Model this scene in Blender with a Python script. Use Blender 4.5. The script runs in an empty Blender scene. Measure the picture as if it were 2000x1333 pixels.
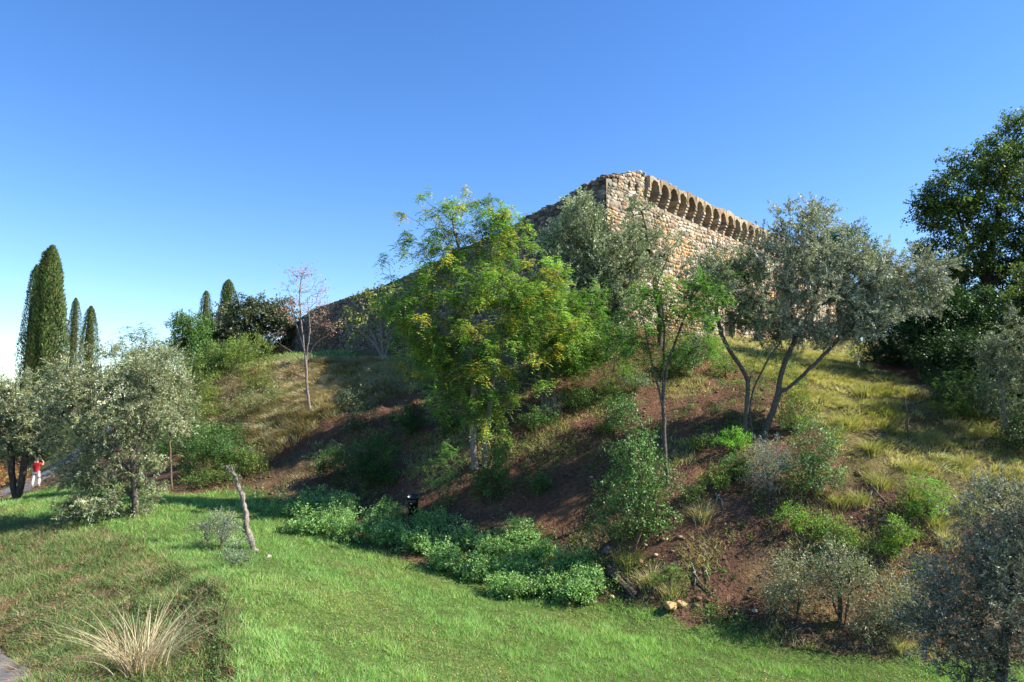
import bpy, math, random
import numpy as np
from mathutils import Vector

# ------------------------------------------------------------------ camera, sky, sun, exposure
scene = bpy.context.scene
COL = scene.collection
F, CX, CY, PITCH = 1400.0, 1000.0, 666.5, math.atan(133.5 / 1400.0)
CAM = np.array([0.0, 0.0, 5.0])
cam_d = bpy.data.cameras.new('camera')
cam_d.sensor_width = 36.0
cam_d.lens = 36.0 * F / 2000.0
cam_d.clip_start = 0.1
cam_d.clip_end = 6000.0
cam = bpy.data.objects.new('camera', cam_d)
COL.objects.link(cam)
cam.location = CAM
cam.rotation_euler = (math.pi / 2 + PITCH, 0, 0)
scene.camera = cam

SUN_ELEV = math.radians(40)
SUN_AZ = math.radians(95)            # clockwise from +Y (the way the camera looks)
world = bpy.data.worlds.new('World')
scene.world = world
world.use_nodes = True
wn = world.node_tree.nodes
sky = wn.new('ShaderNodeTexSky')
sky.sky_type = 'NISHITA'
sky.sun_disc = False
sky.sun_elevation = SUN_ELEV
sky.sun_rotation = SUN_AZ
sky.altitude = 300
sky.air_density = 1.0
sky.dust_density = 0.1
sky.ozone_density = 3.0
hs = wn.new('ShaderNodeHueSaturation')
hs.inputs['Hue'].default_value = 0.509
hs.inputs['Saturation'].default_value = 1.25
world.node_tree.links.new(sky.outputs[0], hs.inputs['Color'])
world.node_tree.links.new(hs.outputs[0], wn['Background'].inputs[0])
wn['Background'].inputs[1].default_value = 0.115

sun_d = bpy.data.lights.new('sun', 'SUN')
sun_d.energy = 5.0
sun_d.angle = math.radians(0.53)
sun_d.color = (1.0, 0.94, 0.84)
sun = bpy.data.objects.new('sun', sun_d)
COL.objects.link(sun)
sdir = Vector((math.sin(SUN_AZ) * math.cos(SUN_ELEV), math.cos(SUN_AZ) * math.cos(SUN_ELEV), math.sin(SUN_ELEV)))
sun.rotation_euler = sdir.to_track_quat('Z', 'Y').to_euler()
sun.location = (60, -20, 60)

scene.cycles.max_bounces = 5
scene.cycles.diffuse_bounces = 1
scene.cycles.glossy_bounces = 2
scene.cycles.transmission_bounces = 3
scene.view_settings.view_transform = 'Standard'
scene.view_settings.look = 'None'
scene.view_settings.exposure = 1.15
scene.view_settings.gamma = 1.0
scene.view_settings.use_curve_mapping = False

RS = np.random.RandomState(7)
random.seed(7)

# ------------------------------------------------------------------ helpers
cp, sp_ = math.cos(PITCH), math.sin(PITCH)
def ray(px, py):
    a, b = (px - CX) / F, (CY - py) / F
    return np.array([a, cp - b * sp_, sp_ + b * cp])
def P(px, py, Y):
    d = ray(px, py)
    return CAM + d * (Y / d[1])
def tag(o, label=None, cat=None, group=None, kind=None):
    if label: o['label'] = label
    if cat: o['category'] = cat
    if group: o['group'] = group
    if kind: o['kind'] = kind
    return o
def empty(name, loc):
    o = bpy.data.objects.new(name, None)
    o.empty_display_size = 0.2
    o.location = loc
    COL.objects.link(o)
    return o
def mesh_np(name, V, Fc, mat, col=None, parent=None, origin=(0, 0, 0), smooth=False):
    V = np.asarray(V, dtype=np.float64)
    Fc = np.asarray(Fc, dtype=np.int32)
    me = bpy.data.meshes.new(name)
    me.vertices.add(len(V))
    me.vertices.foreach_set('co', (V - np.asarray(origin)).astype(np.float32).ravel())
    M, k = Fc.shape
    me.loops.add(M * k)
    me.loops.foreach_set('vertex_index', Fc.ravel())
    me.polygons.add(M)
    me.polygons.foreach_set('loop_start', np.arange(M, dtype=np.int32) * k)
    if smooth:
        me.polygons.foreach_set('use_smooth', np.ones(M, dtype=bool))
    me.update(calc_edges=True)
    if col is not None:
        at = me.color_attributes.new('col', 'FLOAT_COLOR', 'POINT')
        c4 = np.ones((len(V), 4), dtype=np.float32)
        c4[:, :3] = col
        at.data.foreach_set('color', c4.ravel())
    me.materials.append(mat)
    o = bpy.data.objects.new(name, me)
    if parent is not None:
        o.parent = parent
    else:
        o.location = origin
    COL.objects.link(o)
    return o
def unit(a):
    return a / np.maximum(np.linalg.norm(a, axis=-1, keepdims=True), 1e-9)
def rnd(n, rs=RS):
    return unit(rs.normal(size=(n, 3)))
def vnoise(x, y, seed=0):
    xi, yi = np.floor(x).astype(np.int64), np.floor(y).astype(np.int64)
    fx, fy = x - xi, y - yi
    fx, fy = fx * fx * (3 - 2 * fx), fy * fy * (3 - 2 * fy)
    def h(i, j):
        n = (i * 374761393 + j * 668265263 + seed * 982451653) & 0x7fffffff
        n = ((n ^ (n >> 13)) * 1274126177) & 0x7fffffff
        return ((n ^ (n >> 16)) & 0xffff) / 65535.0
    return (h(xi, yi) * (1 - fx) + h(xi + 1, yi) * fx) * (1 - fy) + (h(xi, yi + 1) * (1 - fx) + h(xi + 1, yi + 1) * fx) * fy
def fbm(x, y, scale, octv=4, seed=0):
    v, a, tot = 0, 1.0, 0
    for o in range(octv):
        v = v + a * vnoise(np.asarray(x) * scale * 2 ** o + 13.7 * o, np.asarray(y) * scale * 2 ** o - 7.1 * o, seed + o)
        tot += a
        a *= 0.5
    return v / tot * 2 - 1
def inpoly(x, y, poly):
    inside = np.zeros(np.shape(x), dtype=bool)
    n = len(poly)
    for i in range(n):
        x0, y0 = poly[i][:2]
        x1, y1 = poly[(i + 1) % n][:2]
        c = ((y0 > y) != (y1 > y))
        with np.errstate(divide='ignore', invalid='ignore'):
            xi = (x1 - x0) * (y - y0) / (y1 - y0 + 1e-12) + x0
        inside ^= c & (x < xi)
    return inside
def palette(n, pal, rs, jit=0.18, cj=0.06):
    w = np.array([p[3] for p in pal], dtype=float)
    idx = rs.choice(len(pal), n, p=w / w.sum())
    c = np.array([p[:3] for p in pal])[idx]
    return np.clip(c * (1 + jit * rs.normal(size=(n, 1))) * (1 + cj * rs.normal(size=(n, 3))), 0.004, 0.9)

# ------------------------------------------------------------------ materials
def new_mat(name):
    m = bpy.data.materials.new(name)
    m.use_nodes = True
    nt = m.node_tree
    return m, nt, nt.nodes['Principled BSDF'], nt.nodes['Material Output']
def noise_node(nt, scale, detail=4, rough=0.6):
    tc = nt.nodes.new('ShaderNodeTexCoord')
    n = nt.nodes.new('ShaderNodeTexNoise')
    n.inputs['Scale'].default_value = scale
    n.inputs['Detail'].default_value = detail
    n.inputs['Roughness'].default_value = rough
    nt.links.new(tc.outputs['Object'], n.inputs['Vector'])
    return n
def ramp_mul(nt, src_col, fac, lo, hi):
    mr = nt.nodes.new('ShaderNodeMapRange')
    mr.inputs[1].default_value, mr.inputs[2].default_value = 0.25, 0.75
    mr.inputs[3].default_value, mr.inputs[4].default_value = lo, hi
    nt.links.new(fac, mr.inputs[0])
    mx = nt.nodes.new('ShaderNodeVectorMath')
    mx.operation = 'SCALE'
    nt.links.new(src_col, mx.inputs[0])
    nt.links.new(mr.outputs[0], mx.inputs['Scale'])
    return mx.outputs[0]
def leaf_mat(name, rough=0.5, spec=0.35, trans=0.35, tmul=(1.25, 1.35, 0.7)):
    m, nt, b, out = new_mat(name)
    a = nt.nodes.new('ShaderNodeAttribute')
    a.attribute_name = 'col'
    nt.links.new(a.outputs['Color'], b.inputs['Base Color'])
    b.inputs['Roughness'].default_value = rough
    b.inputs['Specular IOR Level'].default_value = spec
    t = nt.nodes.new('ShaderNodeBsdfTranslucent')
    v = nt.nodes.new('ShaderNodeVectorMath')
    v.operation = 'MULTIPLY'
    v.inputs[1].default_value = tmul
    nt.links.new(a.outputs['Color'], v.inputs[0])
    nt.links.new(v.outputs[0], t.inputs['Color'])
    mx = nt.nodes.new('ShaderNodeMixShader')
    mx.inputs[0].default_value = trans
    nt.links.new(b.outputs[0], mx.inputs[1])
    nt.links.new(t.outputs[0], mx.inputs[2])
    nt.links.new(mx.outputs[0], out.inputs['Surface'])
    return m
def attr_mat(name, rough=0.9, nscale=8.0, lo=0.7, hi=1.3, bump=0.3, bscale=25.0, bdist=0.02, spec=0.2):
    m, nt, b, out = new_mat(name)
    a = nt.nodes.new('ShaderNodeAttribute')
    a.attribute_name = 'col'
    n = noise_node(nt, nscale, 6)
    c = ramp_mul(nt, a.outputs['Color'], n.outputs['Fac'], lo, hi)
    nt.links.new(c, b.inputs['Base Color'])
    b.inputs['Roughness'].default_value = rough
    b.inputs['Specular IOR Level'].default_value = spec
    n2 = noise_node(nt, bscale, 5)
    bp = nt.nodes.new('ShaderNodeBump')
    bp.inputs['Strength'].default_value = bump
    bp.inputs['Distance'].default_value = bdist
    nt.links.new(n2.outputs['Fac'], bp.inputs['Height'])
    nt.links.new(bp.outputs[0], b.inputs['Normal'])
    return m
def plain_mat(name, rgb, rough=0.8, nscale=12.0, lo=0.75, hi=1.25, bump=0.3, bscale=30.0, bdist=0.01, spec=0.25):
    m, nt, b, out = new_mat(name)
    c0 = nt.nodes.new('ShaderNodeRGB')
    c0.outputs[0].default_value = (*rgb, 1)
    n = noise_node(nt, nscale, 5)
    c = ramp_mul(nt, c0.outputs[0], n.outputs['Fac'], lo, hi)
    nt.links.new(c, b.inputs['Base Color'])
    b.inputs['Roughness'].default_value = rough
    b.inputs['Specular IOR Level'].default_value = spec
    n2 = noise_node(nt, bscale, 5)
    bp = nt.nodes.new('ShaderNodeBump')
    bp.inputs['Strength'].default_value = bump
    bp.inputs['Distance'].default_value = bdist
    nt.links.new(n2.outputs['Fac'], bp.inputs['Height'])
    nt.links.new(bp.outputs[0], b.inputs['Normal'])
    return m

M_GROUND = attr_mat('ground_soil', 0.95, 7.0, 0.45, 1.55, 1.0, 11.0, 0.12, 0.1)
M_STONE = attr_mat('rubble_stone', 0.9, 7.0, 0.62, 1.32, 0.6, 16.0, 0.03, 0.15)
M_MORTAR = attr_mat('old_mortar', 0.95, 5.0, 0.6, 1.3, 0.7, 12.0, 0.04, 0.1)
M_LEAF = leaf_mat('leaf_soft', 0.5, 0.3, 0.38)
M_OLIVE = leaf_mat('leaf_olive', 0.5, 0.3, 0.2, (1.1, 1.2, 0.7))
M_GLOSS = leaf_mat('leaf_glossy', 0.48, 0.4, 0.25)
M_CONIFER = leaf_mat('leaf_conifer', 0.6, 0.2, 0.15)
M_GRASS = leaf_mat('grass_blade', 0.55, 0.25, 0.4, (1.15, 1.3, 0.6))
M_DRY = leaf_mat('dry_blade', 0.6, 0.25, 0.3, (1.1, 1.0, 0.8))
M_BARK_G = plain_mat('bark_grey', (0.115, 0.095, 0.075), 0.9, 11, 0.4, 1.7, 1.0, 18, 0.06)
M_BARK_P = plain_mat('bark_pale', (0.24, 0.195, 0.16), 0.85, 11, 0.5, 1.5, 0.9, 20, 0.04)
M_BARK_D = plain_mat('bark_dark', (0.06, 0.045, 0.035), 0.9, 9, 0.6, 1.4, 0.8, 22, 0.02)
M_BARK_B = plain_mat('bark_brown', (0.15, 0.1, 0.065), 0.9, 9, 0.45, 1.6, 1.0, 18, 0.05)

# ------------------------------------------------------------------ terrain
CTRL = [  # pixel x, pixel y, distance
    (-400, 1333, 16.5), (30, 1312, 16.3), (-250, 1130, 24), (200, 1290, 15.6), (150, 1160, 20.5), (40, 1080, 25),
    (300, 1150, 19.4), (330, 1230, 16.9), (440, 1320, 14.6), (460, 1180, 18.0), (600, 1333, 14.6), (560, 1120, 21.5),
    (800, 1250, 18.1), (1000, 1333, 16.5), (1300, 1333, 17.4), (1600, 1333, 18.2), (2000, 1333, 18.4), (2400, 1333, 18.4),
    (1100, 1230, 20.8), (1400, 1290, 19.2),
    (1200, 1185, 23.6), (1400, 1235, 21.6), (1550, 1270, 20.6), (1750, 1300, 19.7), (1980, 1290, 20.0), (900, 1120, 25.6),
    (700, 1065, 27.8), (550, 1035, 28.8), (480, 960, 36.0), (300, 985, 30.2), (250, 1060, 25.0), (120, 990, 32), (40, 985, 34),
    (68, 955, 44), (-150, 1000, 34), (150, 925, 50), (100, 905, 60), (-200, 900, 60),
    (600, 960, 34.5), (800, 985, 31.5), (930, 920, 31.2), (1000, 1010, 28.8), (1100, 1040, 27.5), (1300, 955, 26.6), (1300, 1100, 24.2),
    (1465, 862, 28.3), (1500, 1080, 23.5), (1500, 960, 25.8), (1700, 1060, 23.0), (1700, 900, 26.6), (1810, 1000, 23.8), (1970, 865, 27.5),
    (1980, 1050, 22.5), (2300, 1000, 24), (2400, 860, 30),
    (1100, 800, 34.0), (1300, 760, 34.5), (1600, 760, 34.5), (1770, 845, 29.0), (1850, 740, 36), (1990, 760, 34),
    (1000, 900, 31.5), (800, 850, 38), (850, 740, 43), (1000, 720, 40.5), (1130, 690, 38.5),
    (1208, 640, 40.5), (1380, 672, 43.5), (1500, 688, 46), (1640, 695, 50), (1430, 662, 52), (1640, 690, 70), (1925, 655, 50), (1800, 690, 47),
    (2400, 700, 52), (607, 812, 41.5), (480, 850, 43), (700, 740, 49), (560, 716, 57), (700, 702, 56), (620, 699, 74), (870, 690, 56),
    (400, 745, 58), (300, 790, 58), (420, 880, 44), (220, 820, 62), (520, 695, 92), (350, 740, 80), (-300, 840, 90), (60, 850, 90), (1000, 670, 52),
]
CX_, CZ_ = [], []
for (px, py, Y) in CTRL:
    w = P(px, py, Y)
    CX_.append(w[:2]); CZ_.append(w[2])
for (x, y, z) in [(0, 0, 3.2), (-8, 0, 2.8), (8, 0, 3.0), (0, 3, 2.9), (-5, 6, 1.6), (5, 6, 1.4), (0, 9, 0.6), (9, 11, 0.2), (-9, 11, 0.3), (0, -15, 3.2), (-25, -5, 1), (25, -5, 1),
                  (25, 8, 0), (45, 30, 4), (60, 60, 9), (0, 75, 11), (25, 80, 11), (-10, 110, 11), (40, 100, 10), (-50, 110, 5), (-60, 50, 0), (-45, 15, -0.5)]:
    CX_.append((x, y)); CZ_.append(z)
CXY, CZv = np.array(CX_), np.array(CZ_)
def tps(r2):
    return 0.5 * r2 * np.log(r2 + 1e-9)
n_c = len(CXY)
r2 = ((CXY[:, None, :] - CXY[None, :, :]) ** 2).sum(-1)
Amat = np.zeros((n_c + 3, n_c + 3))
Amat[:n_c, :n_c] = tps(r2) + np.eye(n_c) * 2.0
Amat[:n_c, n_c] = 1; Amat[:n_c, n_c + 1:] = CXY
Amat[n_c:, :n_c] = Amat[:n_c, n_c:].T
W_ = np.linalg.solve(Amat, np.concatenate([CZv, np.zeros(3)]))
BANK_POLY, BANK_EDGE = None, None
def ground(x, y, bumps=True):
    x, y = np.asarray(x, dtype=float), np.asarray(y, dtype=float)
    sh = x.shape
    xf, yf = x.ravel(), y.ravel()
    z = np.empty(len(xf))
    for s in range(0, len(xf), 20000):
        xs, ys = xf[s:s + 20000], yf[s:s + 20000]
        rr = (xs[:, None] - CXY[None, :, 0]) ** 2 + (ys[:, None] - CXY[None, :, 1]) ** 2
        z[s:s + 20000] = tps(rr) @ W_[:n_c] + W_[n_c] + W_[n_c + 1] * xs + W_[n_c + 2] * ys
    d = np.hypot(xf - 0, yf - 45)
    k = np.clip((d - 60) / 60, 0, 1)
    k = k * k * (3 - 2 * k)
    z = z * (1 - k) + (-1.5) * k
    if bumps:
        bank = np.clip((-3.0 - xf) / 2, 0, 1) * np.clip((24 - yf) / 4, 0, 1) * np.clip((yf - 11) / 3, 0, 1)
        z = z + bank * (.3 * fbm(xf, yf, .8, 3, 41) + .05)
        hill = np.clip((z - 0.8) / 2.0, 0, 1) * np.clip((yf - 18) / 6, 0, 1)
        z = z + (0.05 + 0.26 * hill) * fbm(xf, yf, 0.45, 4, 3) + hill * 0.15 * fbm(xf, yf, 2.0, 3, 9)
        z = z + 0.03 * fbm(xf, yf, 1.6, 2, 5)
    if BANK_POLY is not None:      # the lawn ends in a low ragged step above the left bank
        m = (xf > -14) & (xf < 0) & (yf > 9) & (yf < 30)
        if m.any():
            xs = xf[m] + .35 * fbm(xf[m], yf[m], .9, 3, 44); ys = yf[m] + .35 * fbm(xf[m], yf[m], .9, 3, 45)
            d = np.full(len(xs), 9.0)
            for (x0, y0), (x1, y1) in zip(BANK_EDGE[:-1], BANK_EDGE[1:]):
                ex, ey = x1 - x0, y1 - y0
                t = np.clip(((xs - x0) * ex + (ys - y0) * ey) / (ex * ex + ey * ey), 0, 1)
                d = np.minimum(d, np.hypot(xs - x0 - t * ex, ys - y0 - t * ey))
            ins = inpoly(xs, ys, BANK_POLY)
            fade = np.clip((25 - yf[m]) / 6, 0, 1)
            z[m] -= np.where(ins, .3 * np.clip(d / .6, 0, 1) * np.clip(1.25 - d / 5, 0, 1), 0) * fade
            z[m] += np.where(~ins, .1 * np.clip(1 - d / 1.2, 0, 1), 0) * fade
    return z.reshape(sh)
def hit(px, py, y0=4.0, y1=140.0):
    d = ray(px, py)
    ys = np.arange(y0, y1, 0.1)
    t = ys / d[1]
    z = CAM[2] + d[2] * t
    g = ground(d[0] * t, ys)
    idx = np.nonzero(z < g)[0]
    i = idx[0] if len(idx) else len(ys) - 1
    return np.array([d[0] * t[i], ys[i], g[i]])

_b = [tuple(hit(px, py)[:2]) for px, py in [(-60, 1000), (120, 1030), (260, 1055), (340, 1110), (420, 1170), (445, 1270), (470, 1420), (-250, 1420), (-250, 1100)]]
BANK_POLY, BANK_EDGE = _b, [np.array(q) for q in _b[1:7]]
def axis(lo, a, b, hi, step, growth=1.16):
    mid = list(np.arange(a, b, step))
    left, v, s = [], a, step
    while v > lo:
        s *= growth; v -= s; left.append(v)
    right, v, s = [], mid[-1], step
    while v < hi:
        s *= growth; v += s; right.append(v)
    return np.array(left[::-1] + mid + right)
gx = axis(-3000, -26, 26, 3000, 0.24)
gy = axis(-1500, 12, 58, 3000, 0.23)
GX, GY = np.meshgrid(gx, gy)
GZ = ground(GX, GY)

def zone(pts):
    return [tuple(hit(px, py)[:2]) for px, py in pts]
Z_LAWN = zone([(-20, 1000), (60, 965), (130, 945), (330, 968), (480, 955), (560, 1000), (640, 1045), (760, 1085), (900, 1130), (1050, 1160), (1200, 1182), (1400, 1232),
               (1560, 1272), (1760, 1302), (2000, 1300), (2300, 1300), (2300, 1420), (470, 1420), (445, 1270), (440, 1180), (340, 1110), (260, 1055), (120, 1030)])
Z_BANK = zone([(-60, 1000), (120, 1030), (260, 1055), (340, 1110), (440, 1180), (445, 1270), (470, 1420), (-250, 1420), (-250, 1100)])
Z_DRY = zone([(350, 800), (420, 745), (520, 712), (700, 704), (800, 708), (860, 740), (790, 770), (690, 800), (600, 850), (480, 925), (400, 930), (350, 880)])
Z_RIGHT = zone([(1500, 740), (1420, 700), (1400, 679), (1530, 688), (1640, 697), (1720, 720), (1800, 760), (1900, 800), (1990, 880), (2060, 960), (1990, 1010), (1850, 1010), (1720, 960), (1640, 960), (1620, 860), (1560, 790)])
Z_TERR = zone([(520, 706), (700, 700), (860, 700), (860, 693), (700, 693), (520, 690)])
def zone_w(x, y):
    return [inpoly(x, y, z).astype(float) for z in (Z_LAWN, Z_BANK, Z_DRY, Z_RIGHT)]
jx = GX + 0.7 * fbm(GX, GY, 0.6, 3, 21)
jy = GY + 0.7 * fbm(GX, GY, 0.6, 3, 22)
zl, zb, zd, zr = [a[..., None] for a in zone_w(jx, jy)]
n1 = fbm(GX, GY, 0.35, 4, 31)[..., None]
n2 = fbm(GX, GY, 1.3, 3, 32)[..., None]
earth = np.array([0.125, 0.066, 0.041]) * (1 + 0.5 * n1) + np.array([0.09, 0.045, 0.018]) * np.clip(n2 * 1.6 - .2, 0, 1) + np.array([0.05, 0.05, 0.02]) * np.clip(-n1 * 2 - .2, 0, 1)
c = earth
far = np.clip((np.hypot(GX, GY - 40) - 32) / 14, 0, 1)[..., None]
c = c * (1 - far) + np.array([0.08, 0.1, 0.035]) * far
c = c * (1 - zl) + zl * (np.array([0.1, 0.15, 0.035]) * (1 + 0.3 * n1))
c = c * (1 - zb) + zb * (np.array([0.16, 0.1, 0.055]) * (1 + 0.4 * n2))
c = c * (1 - zd) + zd * (np.array([0.26, 0.2, 0.095]) * (1 + 0.3 * n2))
c = c * (1 - zr) + zr * (np.array([0.15, 0.115, 0.045]) * (1 + 0.35 * n2))
ed = np.full(GX.shape, 9.0)
for (x0, y0), (x1, y1) in zip(BANK_EDGE[:-1], BANK_EDGE[1:]):
    ex, ey = x1 - x0, y1 - y0
    t_ = np.clip(((GX - x0) * ex + (GY - y0) * ey) / (ex * ex + ey * ey), 0, 1)
    ed = np.minimum(ed, np.hypot(GX - x0 - t_ * ex, GY - y0 - t_ * ey))
ke = .7 * np.clip(1 - ed / .5, 0, 1)[..., None]
c = c * (1 - ke) + ke * np.array([0.13, 0.065, 0.035])
cr = np.clip((GY - 40) / 3, 0, 1)[..., None] * np.clip((GZ - 7.5) / 1.0, 0, 1)[..., None]
c = c * (1 - cr) + cr * np.array([0.17, 0.15, 0.06]) * (1 + .3 * n2)
near = (GY < 13)[..., None]
c = np.where(near, np.array([0.08, 0.11, 0.03]), c)
ny, nx = GX.shape
ii = (np.arange(ny - 1)[:, None] * nx + np.arange(nx - 1)[None, :]).ravel()
gf = np.stack([ii, ii + 1, ii + nx + 1, ii + nx], -1)
g = mesh_np('ground', np.stack([GX, GY, GZ], -1).reshape(-1, 3), gf, M_GROUND, np.clip(c, 0.01, 0.8).reshape(-1, 3), smooth=True)
tag(g, 'reddish earth hillside with green lawn below', 'ground', kind='structure')

# road on the left
M_ROAD = plain_mat('asphalt_pale', (0.19, 0.17, 0.155), 0.9, 4, 0.6, 1.35, 0.6, 40, 0.02)
rp = np.array([P(-90, 1420, 14.0)[:2] - np.array([.6, 0]), hit(-25, 1330)[:2] - np.array([1.15, 0]), hit(-220, 1130)[:2], hit(-160, 1010)[:2], hit(20, 962)[:2] + np.array([0.3, 0]), hit(62, 943)[:2], hit(105, 915)[:2], hit(105, 915)[:2] + np.array([3, 14.0])])
tt = np.linspace(0, len(rp) - 1, 90)
def catmull(pts, t):
    pts = np.vstack([2 * pts[0] - pts[1], pts, 2 * pts[-1] - pts[-2]])
    i = np.clip(np.floor(t).astype(int), 0, len(pts) - 4)
    u = (t - i)[:, None]
    p0, p1, p2, p3 = pts[i], pts[i + 1], pts[i + 2], pts[i + 3]
    return 0.5 * (2 * p1 + (p2 - p0) * u + (2 * p0 - 5 * p1 + 4 * p2 - p3) * u ** 2 + (3 * p1 - p0 - 3 * p2 + p3) * u ** 3)
rc = catmull(rp, tt)
tg = unit(np.gradient(rc, axis=0))
nr = np.stack([tg[:, 1], -tg[:, 0]], -1)
ncol = 11
off = np.linspace(-1.5, 1.5, ncol)
RXY = rc[:, None, :] + nr[:, None, :] * off[None, :, None] * (1 + .09 * fbm(tt * 6, tt * 0, 1.0, 3, 12))[:, None, None]
RZ = ground(RXY[..., 0], RXY[..., 1]) + 0.05
RV = np.concatenate([RXY, RZ[..., None]], -1).reshape(-1, 3)
ii = (np.arange(len(rc) - 1)[:, None] * ncol + np.arange(ncol - 1)[None, :]).ravel()
rd = mesh_np('road', RV, np.stack([ii, ii + 1, ii + ncol + 1, ii + ncol], -1), M_ROAD, smooth=True)
tag(rd, 'narrow pale asphalt lane at the left', 'road', kind='structure')

# ------------------------------------------------------------------ fortress
fort = empty('fortress', (5.4, 40.0, 9.0))
FO = np.array([5.4, 40.0, 9.0])
tag(fort, 'ruined medieval stone fortress with corbelled arches along its wall top', 'fortress')
O2 = np.array([5.4, 40.0])
UR, NR = np.array([0.657, 0.754]), np.array([0.754, -0.657])
UL, NL = np.array([-0.58, 0.8146]), np.array([-0.8146, -0.58])
R_TOP = [(-0.0, 18.25), (0.9, 18.5), (2.2, 18.85), (3.3, 19.35), (4.0, 19.5), (5.0, 19.3), (8, 19.4), (12, 19.35), (20, 19.4), (30, 19.35), (46, 19.3)]
L_TOP = [(-0.0, 18.25), (2.0, 18.2), (4.5, 17.75), (6.8, 17.6), (15, 16.9), (27.7, 16.1), (38, 16.0), (46.7, 16.0), (50, 15.6), (55, 14.6), (60, 13.1), (63, 12.2), (66, 11.0)]
def topz(prof, t):
    a = np.array(prof)
    return np.interp(t, a[:, 0], a[:, 1])
def wpt(U, N, t, d, z):
    xy = O2 + U * t + N * d
    return np.array([xy[0], xy[1], z])
DOOR_T0, DOOR_T1, DOOR_H = 15.2, 16.9, 2.05
def wall_core(U, N, prof, tmax, name, door=False):
    V, Q, C = [], [], []
    ts = np.unique(np.concatenate([np.arange(0, tmax + .01, 0.5), [DOOR_T0, DOOR_T1] if door else []]))
    zb = ground(np.array([O2[0] + U[0] * t for t in ts]), np.array([O2[1] + U[1] * t for t in ts]))
    def quad(a, b, c_, d_):
        n = len(V)
        V.extend([a, b, c_, d_]); Q.append((n, n + 1, n + 2, n + 3))
    thick = -1.3
    door_z = float(ground(*(O2 + U * 16 + N * 0.2))) + 0.02
    for i in range(len(ts) - 1):
        t0, t1 = ts[i], ts[i + 1]
        j0, j1 = 0.05 * math.sin(t0 * 9.1) + .04 * math.sin(t0 * 23), 0.05 * math.sin(t1 * 9.1) + .04 * math.sin(t1 * 23)
        z0, z1 = topz(prof, t0) - .08 + j0, topz(prof, t1) - .08 + j1
        b0, b1 = zb[i] - 1.5, zb[i + 1] - 1.5
        if door and t0 >= DOOR_T0 - 1e-6 and t1 <= DOOR_T1 + 1e-6:
            fz = door_z + DOOR_H
            lz = 17.72
            quad(wpt(U, N, t0, 0, fz), wpt(U, N, t1, 0, fz), wpt(U, N, t1, 0, lz), wpt(U, N, t0, 0, lz))
            quad(wpt(U, N, t0, 0, lz), wpt(U, N, t1, 0, lz), wpt(U, N, t1, -.5, lz + .12), wpt(U, N, t0, -.5, lz + .12))
            quad(wpt(U, N, t0, -.5, lz + .12), wpt(U, N, t1, -.5, lz + .12), wpt(U, N, t1, -.5, z1), wpt(U, N, t0, -.5, z0))
            quad(wpt(U, N, t0, -.5, fz), wpt(U, N, t1, -.5, fz), wpt(U, N, t1, 0, fz), wpt(U, N, t0, 0, fz))
            quad(wpt(U, N, t0, -.5, b0), wpt(U, N, t1, -.5, b1), wpt(U, N, t1, -.5, fz), wpt(U, N, t0, -.5, fz))
            if abs(t0 - DOOR_T0) < 1e-6:
                quad(wpt(U, N, t0, 0, b0), wpt(U, N, t0, -.5, b0), wpt(U, N, t0, -.5, fz), wpt(U, N, t0, 0, fz))
            if abs(t1 - DOOR_T1) < 1e-6:
                quad(wpt(U, N, t1, -.5, b1), wpt(U, N, t1, 0, b1), wpt(U, N, t1, 0, fz), wpt(U, N, t1, -.5, fz))
        else:
            if door and t0 >= 4.5:
                lz = 17.72
                quad(wpt(U, N, t0, 0, b0), wpt(U, N, t1, 0, b1), wpt(U, N, t1, 0, lz), wpt(U, N, t0, 0, lz))
                quad(wpt(U, N, t0, 0, lz), wpt(U, N, t1, 0, lz), wpt(U, N, t1, -.5, lz + .12), wpt(U, N, t0, -.5, lz + .12))
                quad(wpt(U, N, t0, -.5, lz + .12), wpt(U, N, t1, -.5, lz + .12), wpt(U, N, t1, -.5, z1), wpt(U, N, t0, -.5, z0))
            else:
                quad(wpt(U, N, t0, 0, b0), wpt(U, N, t1, 0, b1), wpt(U, N, t1, 0, z1), wpt(U, N, t0, 0, z0))
        m0, m1 = max(t0, 1.75), max(t1, 1.75)
        fd = -.5 if (door and t0 >= 4.5) else 0
        quad(wpt(U, N, t0, fd, z0), wpt(U, N, t1, fd, z1), wpt(U, N, m1, thick, z1 + .1), wpt(U, N, m0, thick, z0 + .1))
        if m1 > m0:
            quad(wpt(U, N, m1, thick, b1), wpt(U, N, m0, thick, b0), wpt(U, N, m0, thick, z0 + .1), wpt(U, N, m1, thick, z1 + .1))
    t1 = ts[-1]
    quad(wpt(U, N, t1, 0, zb[-1] - 1.5), wpt(U, N, t1, thick, zb[-1] - 1.5), wpt(U, N, t1, thick, topz(prof, t1)), wpt(U, N, t1, 0, topz(prof, t1)))
    V = np.array(V)
    cc = np.tile(np.array([0.34, 0.265, 0.175]), (len(V), 1)) if door else np.tile(np.array([0.07, 0.055, 0.04]), (len(V), 1))  # left wall's mortar coloured much darker, standing in for its shade
    return mesh_np(name, V, Q, M_MORTAR, cc, fort, FO)
wall_core(UR, NR, R_TOP, 46, 'wall', True)
wall_core(UL, NL, L_TOP, 66, 'wall')

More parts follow.
